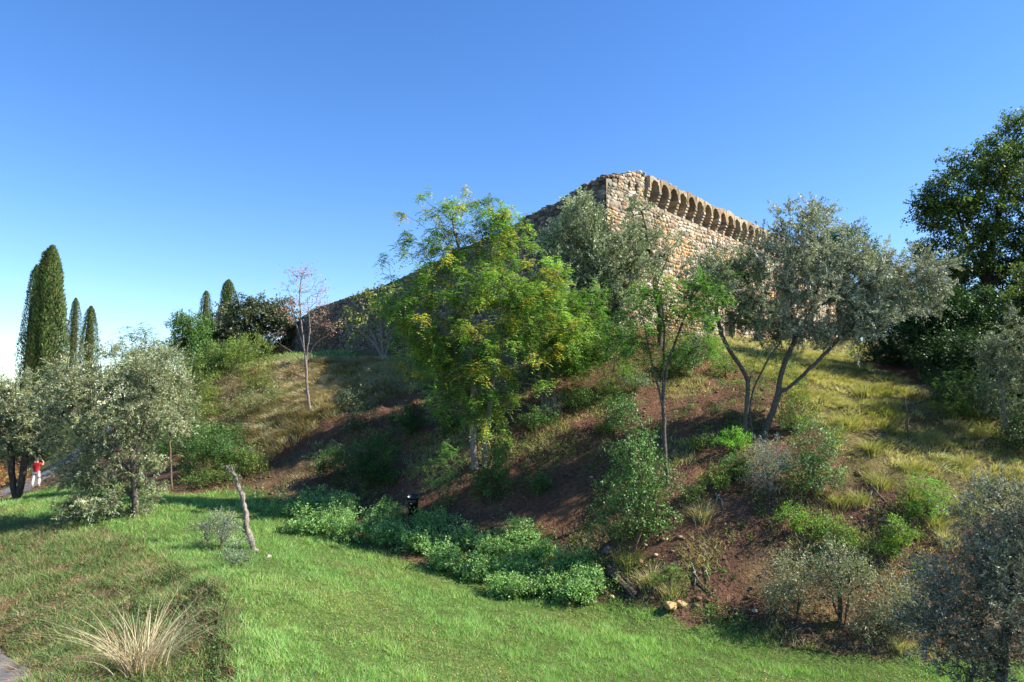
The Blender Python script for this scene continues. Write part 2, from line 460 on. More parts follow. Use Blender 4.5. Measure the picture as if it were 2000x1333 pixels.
rs = np.random.RandomState(11)
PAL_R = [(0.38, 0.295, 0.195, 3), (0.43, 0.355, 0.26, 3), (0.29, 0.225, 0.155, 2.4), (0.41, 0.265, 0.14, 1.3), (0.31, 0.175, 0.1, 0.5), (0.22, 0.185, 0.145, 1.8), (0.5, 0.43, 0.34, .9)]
PAL_L = [(0.15, 0.12, 0.095, 3), (0.2, 0.17, 0.14, 2.4), (0.1, 0.08, 0.06, 2), (0.28, 0.245, 0.2, .9), (0.16, 0.11, 0.07, 1.2)]  # left wall: weathered grey-brown, its shade also put into the colour
SQ = np.array([(4, 5, 6, 7), (0, 1, 5, 4), (1, 2, 6, 5), (2, 3, 7, 6), (3, 0, 4, 7)])
stones = []   # verts(8,3), colour, score
def lay_stones(U, N, prof, tmax, pal, door):
    zmin = 8.2
    z = zmin
    door_z = float(ground(*(O2 + U * 16 + N * 0.2)))
    while z < 19.6:
        h = rs.uniform(0.11, 0.27)
        if rs.rand() < .12: h *= 1.35
        t = rs.uniform(-.1, .2) if True else 0
        t = max(t, 0.0)
        while t < tmax:
            w = rs.uniform(0.16, 0.5) * (0.7 + h * 1.6)
            wob = 0.07 * math.sin(t * .9 + z * 3.1) + 0.05 * math.sin(t * 2.3 + z * 1.7)
            zc = z + wob
            t1 = t + w
            tm = t + w / 2
            if t < .001 and rs.rand() < .6: t1 = t + w * 1.4
            top = float(topz(prof, tm)) + rs.uniform(-.05, .12)
            inset = 0.0
            if door and tm > 4.45 and zc + h > 17.74:
                if zc < 17.84 or zc > 19.1: t = t1; continue
                inset = -.5
            if zc + h * .6 < top and not (door and t1 > DOOR_T0 - .12 and t < DOOR_T1 + .12 and zc < door_z + DOOR_H + .1):
                gz = 0
                g_ = rs.uniform(0.006, 0.018)
                pro = rs.uniform(0.012, 0.05)
                jj = rs.uniform(-.035, .035, (4, 2))
                base = np.array([(t, zc), (t1, zc), (t1, zc + h), (t, zc + h)]) + jj
                cen = base.mean(0)
                fr = base + (cen - base) * np.array([g_ / max(w, .1) * 2.4, g_ / h * 2.4]) + rs.uniform(-.012, .012, (4, 2))
                outer = base + (cen - base) * np.array([g_ / max(w, .1), g_ / h])
                v = [wpt(U, N, a, 0.004 + inset, b) for a, b in outer] + [wpt(U, N, a, inset + pro + rs.uniform(-.015, .015), b) for a, b in fr]
                m = wpt(U, N, tm, 0, zc)
                stones.append((np.array(v), pal, (w * h) / m[1] ** 2, tm, zc, door, m))
            t = t1
        z += h
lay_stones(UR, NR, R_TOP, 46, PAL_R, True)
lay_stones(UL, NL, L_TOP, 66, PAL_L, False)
sc = []
keep = []
for s in stones:
    v, pal, score, tm, zc, isr, m = s
    gz = 9.0
    open_view = (isr and ((zc > 16.0 and tm < 24) or (tm < 2.5 and zc > 15.6))) or ((not isr) and tm < 9 and zc > 15.5)
    sc.append(score * (3.0 if open_view else 0.4))
order = np.argsort(-np.array(sc))
big = set(order[:300].tolist())
bulkV, bulkC = [], []
for i, s in enumerate(stones):
    v, pal, score, tm, zc, isr, m = s
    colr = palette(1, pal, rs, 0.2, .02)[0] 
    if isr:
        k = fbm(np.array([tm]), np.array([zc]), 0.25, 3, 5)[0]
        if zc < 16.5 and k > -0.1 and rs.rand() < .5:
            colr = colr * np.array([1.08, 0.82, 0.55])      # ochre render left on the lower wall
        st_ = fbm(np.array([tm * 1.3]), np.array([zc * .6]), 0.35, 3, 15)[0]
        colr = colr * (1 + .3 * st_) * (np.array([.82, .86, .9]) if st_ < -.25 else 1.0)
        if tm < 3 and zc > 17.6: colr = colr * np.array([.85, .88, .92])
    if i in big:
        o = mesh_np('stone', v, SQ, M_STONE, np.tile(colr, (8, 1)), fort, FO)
    else:
        bulkV.append(v); bulkC.append(np.tile(colr, (8, 1)))
nb = len(bulkV)
bq = (SQ[None] + (np.arange(nb) * 8)[:, None, None]).reshape(-1, 4)
tag(mesh_np('rubble_masonry', np.concatenate(bulkV), bq, M_STONE, np.concatenate(bulkC), fort, FO), kind='stuff')

# loose capping stones along the broken tops
def blob_rock(cen, rad, rs_, squash=0.7, n=1):
    import bmesh as bm_
    b = bm_.new()
    bm_.ops.create_icosphere(b, subdivisions=n, radius=1.0)
    v = np.array([x.co[:] for x in b.verts])
    f = np.array([[x.index for x in p.verts] for p in b.faces])
    b.free()
    v = v * (1 + rs_.uniform(-.22, .22, (len(v), 1)))
    if n > 2:
        for _ in range(14):
            d = rs_.normal(size=3); d /= np.linalg.norm(d)
            s_ = v @ d - rs_.uniform(.55, .8)
            v = v - np.maximum(s_, 0)[:, None] * d
    v = v * np.array(rad) * np.array([1, 1, squash])
    a = rs_.uniform(0, 6.28)
    R = np.array([[math.cos(a), -math.sin(a), 0], [math.sin(a), math.cos(a), 0], [0, 0, 1]])
    return v @ R.T + cen, f
cv, cf, cc, nn = [], [], [], 0
for (U, N, prof, tmax, pal) in ((UR, NR, R_TOP, 46, PAL_R), (UL, NL, L_TOP, 66, PAL_L)):
    t = 0.0
    while t < tmax:
        for d in (-.15, -.55, -1.0):
            tj = t + rs.uniform(-.1, .1)
            z = float(topz(prof, tj)) + (0.0 if d > -.3 else 0.1) + rs.uniform(-.06, .06)
            r = rs.uniform(.1, .24)
            tj = max(tj, -d * 1.35)
            v, f = blob_rock(wpt(U, N, tj, d + rs.uniform(-.1, .1), z), (r * 1.3, r, r), rs, .65)
            cv.append(v); cf.append(f + nn); nn += len(v)
            cc.append(np.tile(palette(1, pal, rs, .2, .02)[0] * (0.85 if pal is PAL_R else .9), (len(v), 1)))
        t += rs.uniform(.22, .42)
# rubble fill sloping up behind the corner
for k in range(260):
    t = rs.uniform(0, 9); d = -rs.uniform(.2, 2.4)
    z = min(float(topz(L_TOP, t)) + .08 + .42 * (-d - .1), 19.0) + rs.uniform(-.08, .05)
    p_ = wpt(UL, NL, t, d, z)
    if -(NR @ (p_[:2] - O2)) < .35: continue
    r = rs.uniform(.12, .28)
    v, f = blob_rock(p_, (r * 1.3, r, r), rs, .6)
    cv.append(v); cf.append(f + nn); nn += len(v)
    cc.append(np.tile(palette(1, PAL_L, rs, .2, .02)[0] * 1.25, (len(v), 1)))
tag(mesh_np('capping_rubble', np.concatenate(cv), np.concatenate(cf), M_STONE, np.concatenate(cc), fort, FO), kind='stuff')
# solid fill under the rubble slope
fv = []
for t in np.linspace(0, 10, 12):
    tb = max(t, 2.6 * 1.45)
    zt = float(topz(L_TOP, t))
    fv.append([wpt(UL, NL, max(t, .5), -.3, zt - .1), wpt(UL, NL, tb, -2.6, min(zt + .85, 18.9)), wpt(UL, NL, tb, -2.6, zt - 3)])
fv = np.array(fv).reshape(-1, 3)
fq = []
for i in range(11):
    a, b = i * 3, (i + 1) * 3
    fq += [(a, b, b + 1, a + 1), (a + 1, b + 1, b + 2, a + 2)]
mesh_np('fill', fv, fq, M_MORTAR, np.tile(np.array([0.2, 0.16, 0.12]), (len(fv), 1)), fort, FO)

# corbels and arches
def prism(profile2d, place, a, b):
    """profile2d: list of (p,q); place(s,p,q)->xyz for s in a,b. returns V, list of faces (ngon tris fan not used)"""
    n = len(profile2d)
    V = [place(a, p, q) for p, q in profile2d] + [place(b, p, q) for p, q in profile2d]
    return V, n
OH = 0.36
SP = 1.22
def obj_poly(name, V, faces, mat, colr, parent):
    me = bpy.data.meshes.new(name)
    me.from_pydata([tuple(np.array(v) - FO) for v in V], [], faces)
    me.update()
    at = me.color_attributes.new('col', 'FLOAT_COLOR', 'POINT')
    c4 = np.ones((len(V), 4), dtype=np.float32); c4[:, :3] = colr
    at.data.foreach_set('color', c4.ravel())
    me.materials.append(mat)
    o = bpy.data.objects.new(name, me)
    o.parent = parent
    COL.objects.link(o)
    return o
def corbel(t, scale=1.0):
    """stacked stone bracket standing out of the recess behind the arches"""
    V, fs, cl = [], [], []
    back = -.5 if t > 4.3 else -.02
    z, rows = 17.5, [(.03, .2), (.05, .2), (.1, .18), (.2, .18), (.28, .18), (OH, .18)]
    for d, hh in rows:
        hh = hh * 1.0
        w = .135 * rs.uniform(.85, 1.2)
        dd = max(d * scale + rs.uniform(-.02, .02), .012)
        sh = rs.uniform(-.02, .02)
        n = len(V)
        for tt in (t - w + sh, t + w + sh):
            for de in (back, dd):
                for zz in (z, z + hh - .008):
                    V.append(wpt(UR, NR, tt + rs.uniform(-.012, .012), de + (rs.uniform(-.015, .015) if de == dd else 0), zz))
        fs += [tuple(n + q for q in f) for f in ((0, 1, 3, 2), (4, 6, 7, 5), (0, 4, 5, 1), (2, 3, 7, 6), (0, 2, 6, 4), (1, 5, 7, 3))]
        cl += [palette(1, PAL_R, rs, .15, .02)[0]] * 8
        z += hh
    return obj_poly('corbel', V, fs, M_STONE, np.array(cl), fort)
def arch(tc, k=1):
    r = 0.46 * rs.uniform(.92, 1.04)
    hw = SP / 2 - 0.012
    zs = 18.6 + 0.004
    zt = 19.40 + rs.uniform(-.1, .1) - (.0 if k > -1 else .05)
    arc = [(-r * math.cos(a), zs + 0.17 + r * 1.02 * math.sin(a)) for a in np.linspace(0, math.pi, 11)]
    tops = [(hw, zt + rs.uniform(-.1, .05)), (hw * .35, zt + rs.uniform(-.04, .12)), (-hw * .35, zt + rs.uniform(-.04, .12)), (-hw, zt + rs.uniform(-.05, .05))]
    prof = [(-hw, zs), (-r, zs)] + arc + [(r, zs), (hw, zs)] + tops
    n = len(prof)
    V = [wpt(UR, NR, tc + p, OH + rs.uniform(-.05, .03), q) for p, q in prof] + [wpt(UR, NR, tc + p, -.497, q) for p, q in prof]
    # front faces: strips between the arc and the top
    na = len(arc)
    top_i = [2 + na + 2 + k for k in range(4)]      # right -> left
    fs = []
    L0, L1 = 0, 1
    mids = [2 + k for k in range(na)]
    tl, tml, tmr, tr = top_i[3], top_i[2], top_i[1], top_i[0]
    R0, R1 = 2 + na, 3 + na
    fs.append((L0, L1, mids[0], mids[1], mids[2], tl))
    fs.append((tl, mids[2], mids[3], mids[4], tml))
    fs.append((tml, mids[4], mids[5], mids[6], tmr))
    fs.append((tmr, mids[6], mids[7], mids[8], tr))
    fs.append((tr, mids[8], mids[9], mids[10], R0, R1))
    for i in range(n):
        j = (i + 1) % n
        fs.append((j, i, n + i, n + j))
    return obj_poly('arch', V, fs, M_STONE, palette(1, PAL_R[:3], rs, .12, .02)[0] * np.array([1.05, 1.0, .9]), fort)
for k in range(-1, 33):
    tc = 6.2 + SP * k
    if tc + SP / 2 > 45.6: break
    arch(tc, k)
    if k == -1: corbel(tc - SP / 2, .9)
    corbel(tc + SP / 2, rs.uniform(.93, 1.03))
for t, s in ((3.3, .6), (2.5, .45), (1.35, .3)):
    corbel(t, s)

lv, lf, lc, ln_ = [], [], [], 0
t = 4.0
while t < 45:
    r = rs.uniform(.07, .15)
    v, f = blob_rock(wpt(UR, NR, t, rs.uniform(-.3, OH - .05), 19.40 + rs.uniform(-.03, .07)), (r * 1.4, r, r), rs, .6)
    lv.append(v); lf.append(f + ln_); ln_ += len(v)
    lc.append(np.tile(palette(1, PAL_R, rs, .2, .02)[0], (len(v), 1)))
    t += rs.uniform(.1, .3)
tag(mesh_np('parapet_rubble', np.concatenate(lv), np.concatenate(lf), M_STONE, np.concatenate(lc), fort, FO), kind='stuff')

# door with planks
dz = float(ground(*(O2 + UR * 16 + NR * 0.2)))
M_DOOR = plain_mat('door_wood', (0.05, 0.032, 0.024), 0.8, 18, .7, 1.3, .4, 40, .006)
M_IRON = plain_mat('door_iron', (0.09, 0.07, 0.06), 0.6, 20, .8, 1.2, .2, 40, .003)
dp = empty('door', (0, 0, 0)); dp.parent = fort
def wbox(name, t0, t1, d0, d1, z0, z1, mat, parent):
    V = [wpt(UR, NR, t, d, z) - FO for t in (t0, t1) for d in (d0, d1) for z in (z0, z1)]
    fs = [(0, 1, 3, 2), (4, 6, 7, 5), (0, 4, 5, 1), (2, 3, 7, 6), (0, 2, 6, 4), (1, 5, 7, 3)]
    me = bpy.data.meshes.new(name); me.from_pydata([tuple(v) for v in V], [], fs); me.update(); me.materials.append(mat)
    o = bpy.data.objects.new(name, me); o.parent = parent; COL.objects.link(o); return o
npk = 8
pw = (DOOR_T1 - DOOR_T0 - .24) / npk
for k in range(npk):
    a = DOOR_T0 + .12 + k * pw
    wbox('plank', a + .006, a + pw - .006, -.40, -.34 + rs.uniform(-.006, .006), dz - .1, dz + DOOR_H - .1, M_DOOR, dp)
for hz in (.35, 1.0, 1.65):
    wbox('iron_band', DOOR_T0 + .14, DOOR_T1 - .14, -.332, -.318, dz + hz, dz + hz + .06, M_IRON, dp)
wbox('frame', DOOR_T0 + .005, DOOR_T0 + .12, -.42, -.26, dz - .2, dz + DOOR_H - .005, M_DOOR, dp)
wbox('frame', DOOR_T1 - .12, DOOR_T1 - .005, -.42, -.26, dz - .2, dz + DOOR_H - .005, M_DOOR, dp)
wbox('frame', DOOR_T0 + .122, DOOR_T1 - .122, -.42, -.265, dz + DOOR_H - .1, dz + DOOR_H - .006, M_DOOR, dp)

# ------------------------------------------------------------------ vegetation generators
def tube(pts, rad, sides=5):
    pts = np.asarray(pts); n = len(pts)
    tang = unit(np.gradient(pts, axis=0))
    ref = np.array([0.31, 0.95, 0.05]) if abs(tang[0][2]) > .5 else np.array([0.1, 0.05, 1.0])
    s = unit(np.cross(tang, ref)); q = np.cross(tang, s)
    a = np.arange(sides) * 2 * math.pi / sides
    V = pts[:, None, :] + np.asarray(rad)[:, None, None] * (s[:, None, :] * np.cos(a)[None, :, None] + q[:, None, :] * np.sin(a)[None, :, None])
    i = np.arange(n - 1)[:, None] * sides; j = np.arange(sides)[None, :]; j2 = (j + 1) % sides
    Q = np.stack([i + j, i + j2, i + sides + j2, i + sides + j], -1).reshape(-1, 4)
    return V.reshape(-1, 3), Q
class Acc:
    def __init__(self): self.V, self.Q, self.n = [], [], 0
    def add(self, V, Q):
        self.V.append(V); self.Q.append(Q + self.n); self.n += len(V)
    def get(self): return np.concatenate(self.V), np.concatenate(self.Q)

def resample(pl, step=0.3):
    pl = np.asarray(pl, dtype=float)
    out = [pl[0]]
    for a, b in zip(pl[:-1], pl[1:]):
        n = max(1, int(np.linalg.norm(b - a) / step))
        for k in range(1, n + 1): out.append(a + (b - a) * k / n)
    out = np.array(out)
    if len(out) > 4:
        for _ in range(2): out[1:-1] = .5 * out[1:-1] + .25 * (out[:-2] + out[2:])
    return out
def grow(trunks, targets, rs_, base_r, tip_r=0.008, expo=0.5, wig=0.1, up=0.12, step=.35):
    pos, par, chain = [], [], []
    chains = []
    for ti, pl in enumerate(trunks):
        pl = resample(pl, .25)
        ids = []
        if ti == 0 or np.linalg.norm(pl[0] - np.array(pos[0])) < .45:
            p = -1
            start = 0
            if ti > 0: p = -1
        else:
            d = np.linalg.norm(np.array(pos) - pl[0], axis=1); p = int(np.argmin(d)); ids.append(p); start = 1
        for q in pl[start:]:
            pos.append(q + rs_.normal(size=3) * .012); par.append(p); p = len(pos) - 1; ids.append(p)
        chains.append((ids, True))
    T = np.asarray(targets)
    N0 = len(pos)
    cap = N0 + int(sum(np.linalg.norm(T - np.mean(pos, axis=0), axis=1) / step + 4)) + 4000
    arr = np.zeros((cap, 3)); arr[:N0] = pos; n = N0
    root_d = np.zeros(cap)
    for i in range(N0):
        root_d[i] = 0 if par[i] < 0 else root_d[par[i]] + np.linalg.norm(arr[i] - arr[par[i]])
    dist0 = np.min(np.linalg.norm(T[:, None, :] - arr[None, :N0:2, :], axis=2), axis=1)
    tips = []
    for ti in np.argsort(dist0):
        t = T[ti]
        dv = arr[:n] - t
        d = np.linalg.norm(dv, axis=1)
        cost = d + .7 * np.maximum(0, dv[:, 2] + .15 * d) + .12 * root_d[:n]
        p = int(np.argmin(cost)); dd = d[p]
        k = max(2, int(dd / step))
        s = np.linspace(0, 1, k + 1)[1:, None]
        side = rs_.normal(size=3) * wig * dd
        line = arr[p] + (t - arr[p]) * s + side * np.sin(s * math.pi) * (1 - .4 * s) + np.array([0, 0, 1]) * up * dd * np.sin(s * math.pi)
        line[:-1] += rs_.normal(size=(k - 1 + 0, 3)) * .02 if k > 1 else 0
        ids = [p]
        if n + k >= cap: break
        for q in line:
            arr[n] = q; par.append(p); root_d[n] = root_d[p] + np.linalg.norm(q - arr[p]); p = n; ids.append(n); n += 1
        chains.append((ids, False)); tips.append(n - 1)
    cnt = np.zeros(n)
    for t in tips: cnt[t] += 1
    for i in range(n - 1, -1, -1):
        if par[i] >= 0: cnt[par[i]] += cnt[i]
    cnt = np.maximum(cnt, .6)
    rad = np.maximum(tip_r, base_r * (cnt / cnt[:N0].max()) ** expo)
    return arr[:n], chains, rad

def blob_targets(blobs, n, Y0, rs_, shell=2.4, depth=1.0):
    vols = np.array([(b[2] * b[3]) for b in blobs], dtype=float)
    k = rs_.choice(len(blobs), n, p=vols / vols.sum())
    out, cen = [], []
    d = rnd(n, rs_); r = rs_.rand(n) ** (1 / shell)
    for i in range(n):
        b = blobs[k[i]]
        dy = b[4] if len(b) > 4 else 0.0
        Y = Y0 + dy
        c_ = P(b[0], b[1], Y)
        rx, rz = b[2] * Y / F, b[3] * Y / F
        ry = (b[5] if len(b) > 5 else depth * .5 * (rx + rz))
        out.append(c_ + d[i] * r[i] * np.array([rx, ry, rz])); cen.append(c_)
    return np.array(out), np.array(cen)

def mk_leaf(Pp, D, N, L, W, quad):
    S = unit(np.cross(D, N))
    L = np.asarray(L).reshape(-1, 1) * np.ones((len(Pp), 1)); W = np.asarray(W).reshape(-1, 1) * np.ones((len(Pp), 1))
    if quad:
        V = np.stack([Pp, Pp + D * L * .45 + S * W * .5, Pp + D * L, Pp + D * L * .45 - S * W * .5], 1)
        k = 4
    else:
        V = np.stack([Pp + D * L * .3 + S * W * .5, Pp + D * L, Pp + D * L * .15 - S * W * .5], 1)
        k = 3
    return V.reshape(-1, 3), np.arange(len(Pp) * k).reshape(-1, k), k
UPV = np.array([0, 0, 1.0])
def gen_leaves(kind, C, O, per, rc_, L, W, rs_, quad=False, up=.35):
    """C cluster points, O outward directions -> V,F,k,owner"""
    n = len(C)
    if kind == 'twig':         # leaves strung along short shoots (olive, privet)
        K = 8
        m = max(1, per // K)
        own = np.repeat(np.arange(n), K)
        d = unit(O[own] * .5 + UPV * up + rnd(len(own), rs_) * .9)
        ln = rs_.uniform(.6, 2.1, len(own)) * rc_
        st = C[own] + rs_.normal(size=(len(own), 3)) * rc_ * .22
        o2 = np.repeat(np.arange(len(own)), m)
        s = rs_.rand(len(o2)) ** .8
        bend = (rnd(len(own), rs_) - UPV * .25) * ln[:, None] * .35
        Pp = st[o2] + d[o2] * (ln[o2] * s)[:, None] + bend[o2] * (s ** 2)[:, None] + rs_.normal(size=(len(o2), 3)) * rc_ * .05
        D = unit(d[o2] * .8 + rnd(len(o2), rs_) * .75)
        N = unit(rnd(len(o2), rs_) + UPV * .25)
        V, Fc, k = mk_leaf(Pp, D, N, L * rs_.uniform(.55, 1.35, len(o2)), W * rs_.uniform(.7, 1.3, len(o2)), quad)
        return V, Fc, k, own[o2]
    if kind == 'pinnate':
        K = max(1, per // 10)
        S_ = 5
        sd = unit(np.repeat(O, S_, axis=0) * .6 + rnd(n * S_, rs_) * .8 + UPV * .2)
        sl = rs_.uniform(.7, 2.0, n * S_) * rc_
        own = np.repeat(np.arange(n), K)
        so = own * S_ + rs_.randint(0, S_, len(own))
        u = rs_.rand(len(own)) ** .8
        b = C[own] + sd[so] * (sl[so] * u)[:, None] - UPV * (sl[so] * .25 * u * u)[:, None] + rs_.normal(size=(len(own), 3)) * rc_ * .06
        d = unit(sd[so] * .45 + rnd(len(own), rs_) * .8 + UPV * .05)
        fl = rs_.uniform(.18, .34, len(own)) * (L / .09)
        pairs = 5
        o2 = np.repeat(np.arange(len(own)), pairs * 2)
        s = np.tile(np.repeat((np.arange(pairs) + .7) / pairs, 2), len(own))
        sg = np.tile(np.array([1, -1] * pairs), len(own))
        dd = d[o2]
        S = unit(np.cross(dd, UPV + .35 * rnd(len(own), rs_)[o2]))
        Pp = b[o2] + dd * (fl[o2] * s)[:, None] - UPV * (fl[o2] * .55 * s * s)[:, None]
        D = unit(S * sg[:, None] + dd * .35 - UPV * .25 + .12 * rnd(len(o2), rs_))
        N = unit(UPV + .45 * rnd(len(o2), rs_))
        V, Fc, k = mk_leaf(Pp, D, N, L * rs_.uniform(.8, 1.2, len(o2)), W * rs_.uniform(.8, 1.2, len(o2)), quad)
        return V, Fc, k, own[o2]
    own = np.repeat(np.arange(n), per)
    S_ = 6
    sub = C[:, None, :] + rs_.normal(size=(n, S_, 3)) * rc_ * np.array([.55, .55, .42])
    Pp = sub[own, rs_.randint(0, S_, len(own))] + rs_.normal(size=(len(own), 3)) * rc_ * .2
    D = unit(rnd(len(own), rs_) + O[own] * .4 - UPV * .1)
    N = unit(rnd(len(own), rs_) * .8 + UPV * .8 + O[own] * .3)
    V, Fc, k = mk_leaf(Pp, D, N, L * rs_.uniform(.7, 1.3, len(own)), W * rs_.uniform(.8, 1.2, len(own)), quad)
    return V, Fc, k, own

def plant(name, label, cat, base_px, blobs, pal, nclus, per, rc_, L, W, kind='twig', mat=None, bark=None, trunks=None, base_r=.1, tip_r=.008,
          Y=None, base=None, seed=1, group=None, quad=False, shell=2.4, depth=1.0, up=.35, clump=.22, sides=6, wig=.1, jit=.18, tip_pal=None, trunk_name='trunk', sink=.08, expo=.5, gain=1.45, bscale=1.0):
    rs_ = np.random.RandomState(seed)
    if base is None:
        base = hit(*base_px) if Y is None else P(base_px[0], base_px[1], Y)
        if Y is not None: base[2] = min(base[2], float(ground(base[0], base[1])))
    Y0 = base[1]
    root = empty(name, base)
    tag(root, label, cat, group)
    if bscale != 1: blobs = [(b[0], b[1], b[2] * bscale, b[3] * bscale) + tuple(b[4:]) for b in blobs]
    T, cen = blob_targets(blobs, nclus, Y0, rs_, shell, depth)
    gz = ground(T[:, 0], T[:, 1], False)
    T[:, 2] = np.maximum(T[:, 2], gz + .1)
    b0 = base - np.array([0, 0, sink])
    if trunks:
        tr = []
        for pl in trunks:
            q = [P(p[0], p[1], Y0 + (p[2] if len(p) > 2 else 0)) for p in pl]
            if pl is trunks[0] or (abs(pl[0][0] - base_px[0]) < 30 and abs(pl[0][1] - base_px[1]) < 30 and len(pl[0]) == 2):
                q[0] = q[0] * [1, 1, 0] + [0, 0, float(ground(q[0][0], q[0][1])) - sink]
            tr.append(q)
    else:
        tr = []
        c0 = T.mean(0)
        for k in range(max(2, min(5, nclus // 12))):
            e = T[rs_.randint(len(T))]
            tr.append([b0 + rs_.normal(size=3) * [.06, .06, 0], b0 * .55 + e * .45 + [0, 0, .1 * (e[2] - b0[2])]])
    arr, chains, rad = grow(tr, T, rs_, base_r, tip_r, expo, wig)
    at, ab = Acc(), Acc()
    for ids, istr in chains:
        if len(ids) < 2: continue
        r = rad[ids].copy()
        if not istr: r[0] = min(r[0], r[1] * 1.25)
        if istr and ids[0] < 3: r[0] *= 1.35
        v, q = tube(arr[ids], r, sides if istr else 3)
        (at if istr else ab).add(v, q)
    bark = bark or M_BARK_G
    mesh_np(trunk_name, *at.get(), bark, None, root, base, True)
    if ab.n: tag(mesh_np('branches', *ab.get(), bark, None, root, base, True), kind='stuff')
    O = unit(T - cen + 1e-6)
    V, Fc, k, own = gen_leaves(kind, T, O, per, rc_, L, W, rs_, quad, up)
    lc = palette(len(Fc), pal, rs_, jit)
    cl = 1 + clump * rs_.normal(size=(len(T), 1))
    if tip_pal is not None:     # some whole shoots have turned colour
        sel = rs_.rand(len(T)) < tip_pal[1]
        pc = palette(len(Fc), tip_pal[0], rs_, jit)
        m = sel[own] & (rs_.rand(len(Fc)) < .5)
        lc[m] = pc[m]
    lc = np.clip(lc * gain * np.clip(cl[own], .5, 1.6), .004, .85)
    mesh_np('crown' if cat == 'tree' else 'foliage', V, Fc, mat or M_LEAF, np.repeat(lc, k, axis=0), root, base)
    return root
# ------------------------------------------------------------------ trees
OLIVE = [(.12, .14, .07, 4), (.17, .19, .10, 3), (.32, .34, .23, 2.2), (.06, .08, .035, 1.5)]
OLIVE_L = [(.16, .185, .085, 4), (.21, .235, .13, 3), (.33, .35, .25, 1.6), (.09, .11, .04, 1.5), (.25, .22, .08, .7), (.2, .14, .08, .5)]
OLIVE_G = [(.165, .175, .115, 4), (.22, .23, .155, 3), (.38, .39, .31, 2.2), (.07, .08, .05, 1.5)]
LOCUST = [(.105, .195, .045, 5), (.15, .25, .065, 4), (.07, .12, .025, 3), (.3, .26, .04, .8), (.24, .13, .05, .5)]
TURN = [(.38, .28, .045, 3), (.42, .25, .05, 2), (.26, .13, .05, 1), (.2, .25, .05, 2)]
LOC_GREEN = [(.09, .2, .04, 5), (.13, .26, .06, 3), (.06, .13, .03, 2), (.25, .24, .05, .3)]
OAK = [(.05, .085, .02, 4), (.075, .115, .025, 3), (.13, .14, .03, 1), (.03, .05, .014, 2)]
HOLM = [(.055, .07, .03, 4), (.08, .095, .04, 3), (.035, .045, .02, 2), (.13, .1, .05, .5)]
CYP = [(.1, .16, .045, 4), (.14, .2, .055, 3), (.055, .085, .025, 2.5), (.2, .18, .06, 1.1)]
LAUREL = [(.07, .14, .035, 4), (.10, .19, .05, 3), (.045, .085, .022, 2), (.2, .18, .06, .4)]
YG = [(.13, .18, .035, 4), (.19, .23, .05, 3), (.08, .12, .025, 3), (.24, .18, .06, .5)]
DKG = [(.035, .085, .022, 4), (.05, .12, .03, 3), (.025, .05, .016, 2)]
BRIGHT = [(.12, .28, .03, 4), (.17, .34, .05, 3), (.08, .18, .025, 2)]
GREY = [(.2, .22, .19, 4), (.28, .3, .26, 3), (.13, .15, .12, 2)]
NETTLE = [(.16, .28, .09, 4), (.22, .35, .12, 3), (.09, .16, .05, 2)]
RUST = [(.28, .13, .05, 4), (.35, .18, .06, 3), (.2, .09, .04, 2), (.2, .16, .05, 1)]

plant('locust_tree', 'tall yellowing locust tree with two slender trunks in the middle of the slope', 'tree', (928, 915),
      [(870, 430, 75, 62), (850, 520, 90, 70), (960, 470, 75, 75), (1000, 570, 120, 80), (880, 620, 125, 85), (1060, 620, 85, 75), (800, 590, 50, 70), (960, 720, 110, 75),
       (900, 740, 85, 65), (1090, 560, 55, 40), (935, 800, 75, 60), (880, 690, 80, 50), (980, 780, 45, 45), (1130, 640, 40, 50), (1000, 440, 40, 45), (820, 660, 60, 45)],
      LOCUST, 440, 330, .4, .115, .062, 'pinnate', M_LEAF, M_BARK_P,
      trunks=[[(928, 915), (924, 850), (926, 760), (915, 640), (905, 520), (880, 420)], [(945, 893), (950, 830), (960, 760), (985, 650), (1000, 560)], [(926, 760), (870, 660), (830, 590)]],
      base_r=.17, seed=3, tip_pal=(TURN, .24), shell=1.8, depth=.9, wig=.12, bscale=1.13, gain=2.0)
plant('locust_tree', 'smaller green locust with forked pale trunk right of the tall yellowing locust', 'tree', (1062, 802),
      [(1080, 610, 70, 50), (1130, 650, 60, 50), (1060, 680, 60, 45), (1150, 600, 35, 40), (1110, 700, 60, 35), (1010, 640, 40, 40)],
      LOC_GREEN + [(.35, .3, .06, .8)], 190, 260, .48, .11, .06, 'pinnate', M_LEAF, M_BARK_P,
      trunks=[[(1062, 802), (1056, 750), (1052, 700), (1065, 640)], [(1066, 800), (1066, 760), (1080, 700), (1110, 650)]], base_r=.1, seed=4, shell=2.0)

plant('sapling', 'slim leaning sapling with green feathery leaves before the fortress wall', 'tree', (1303, 950),
      [(1290, 560, 55, 40), (1260, 610, 60, 40), (1340, 600, 55, 45), (1390, 560, 40, 40), (1320, 650, 70, 40), (1240, 680, 50, 35), (1360, 680, 40, 30)],
      LOC_GREEN, 130, 220, .36, .09, .05, 'pinnate', M_LEAF, M_BARK_G,
      trunks=[[(1303, 950), (1297, 850), (1295, 740), (1298, 650), (1290, 560)], [(1295, 760), (1310, 690), (1345, 600)], [(1294, 790), (1275, 720), (1255, 620)]],
      base_r=.075, seed=5, shell=1.8)

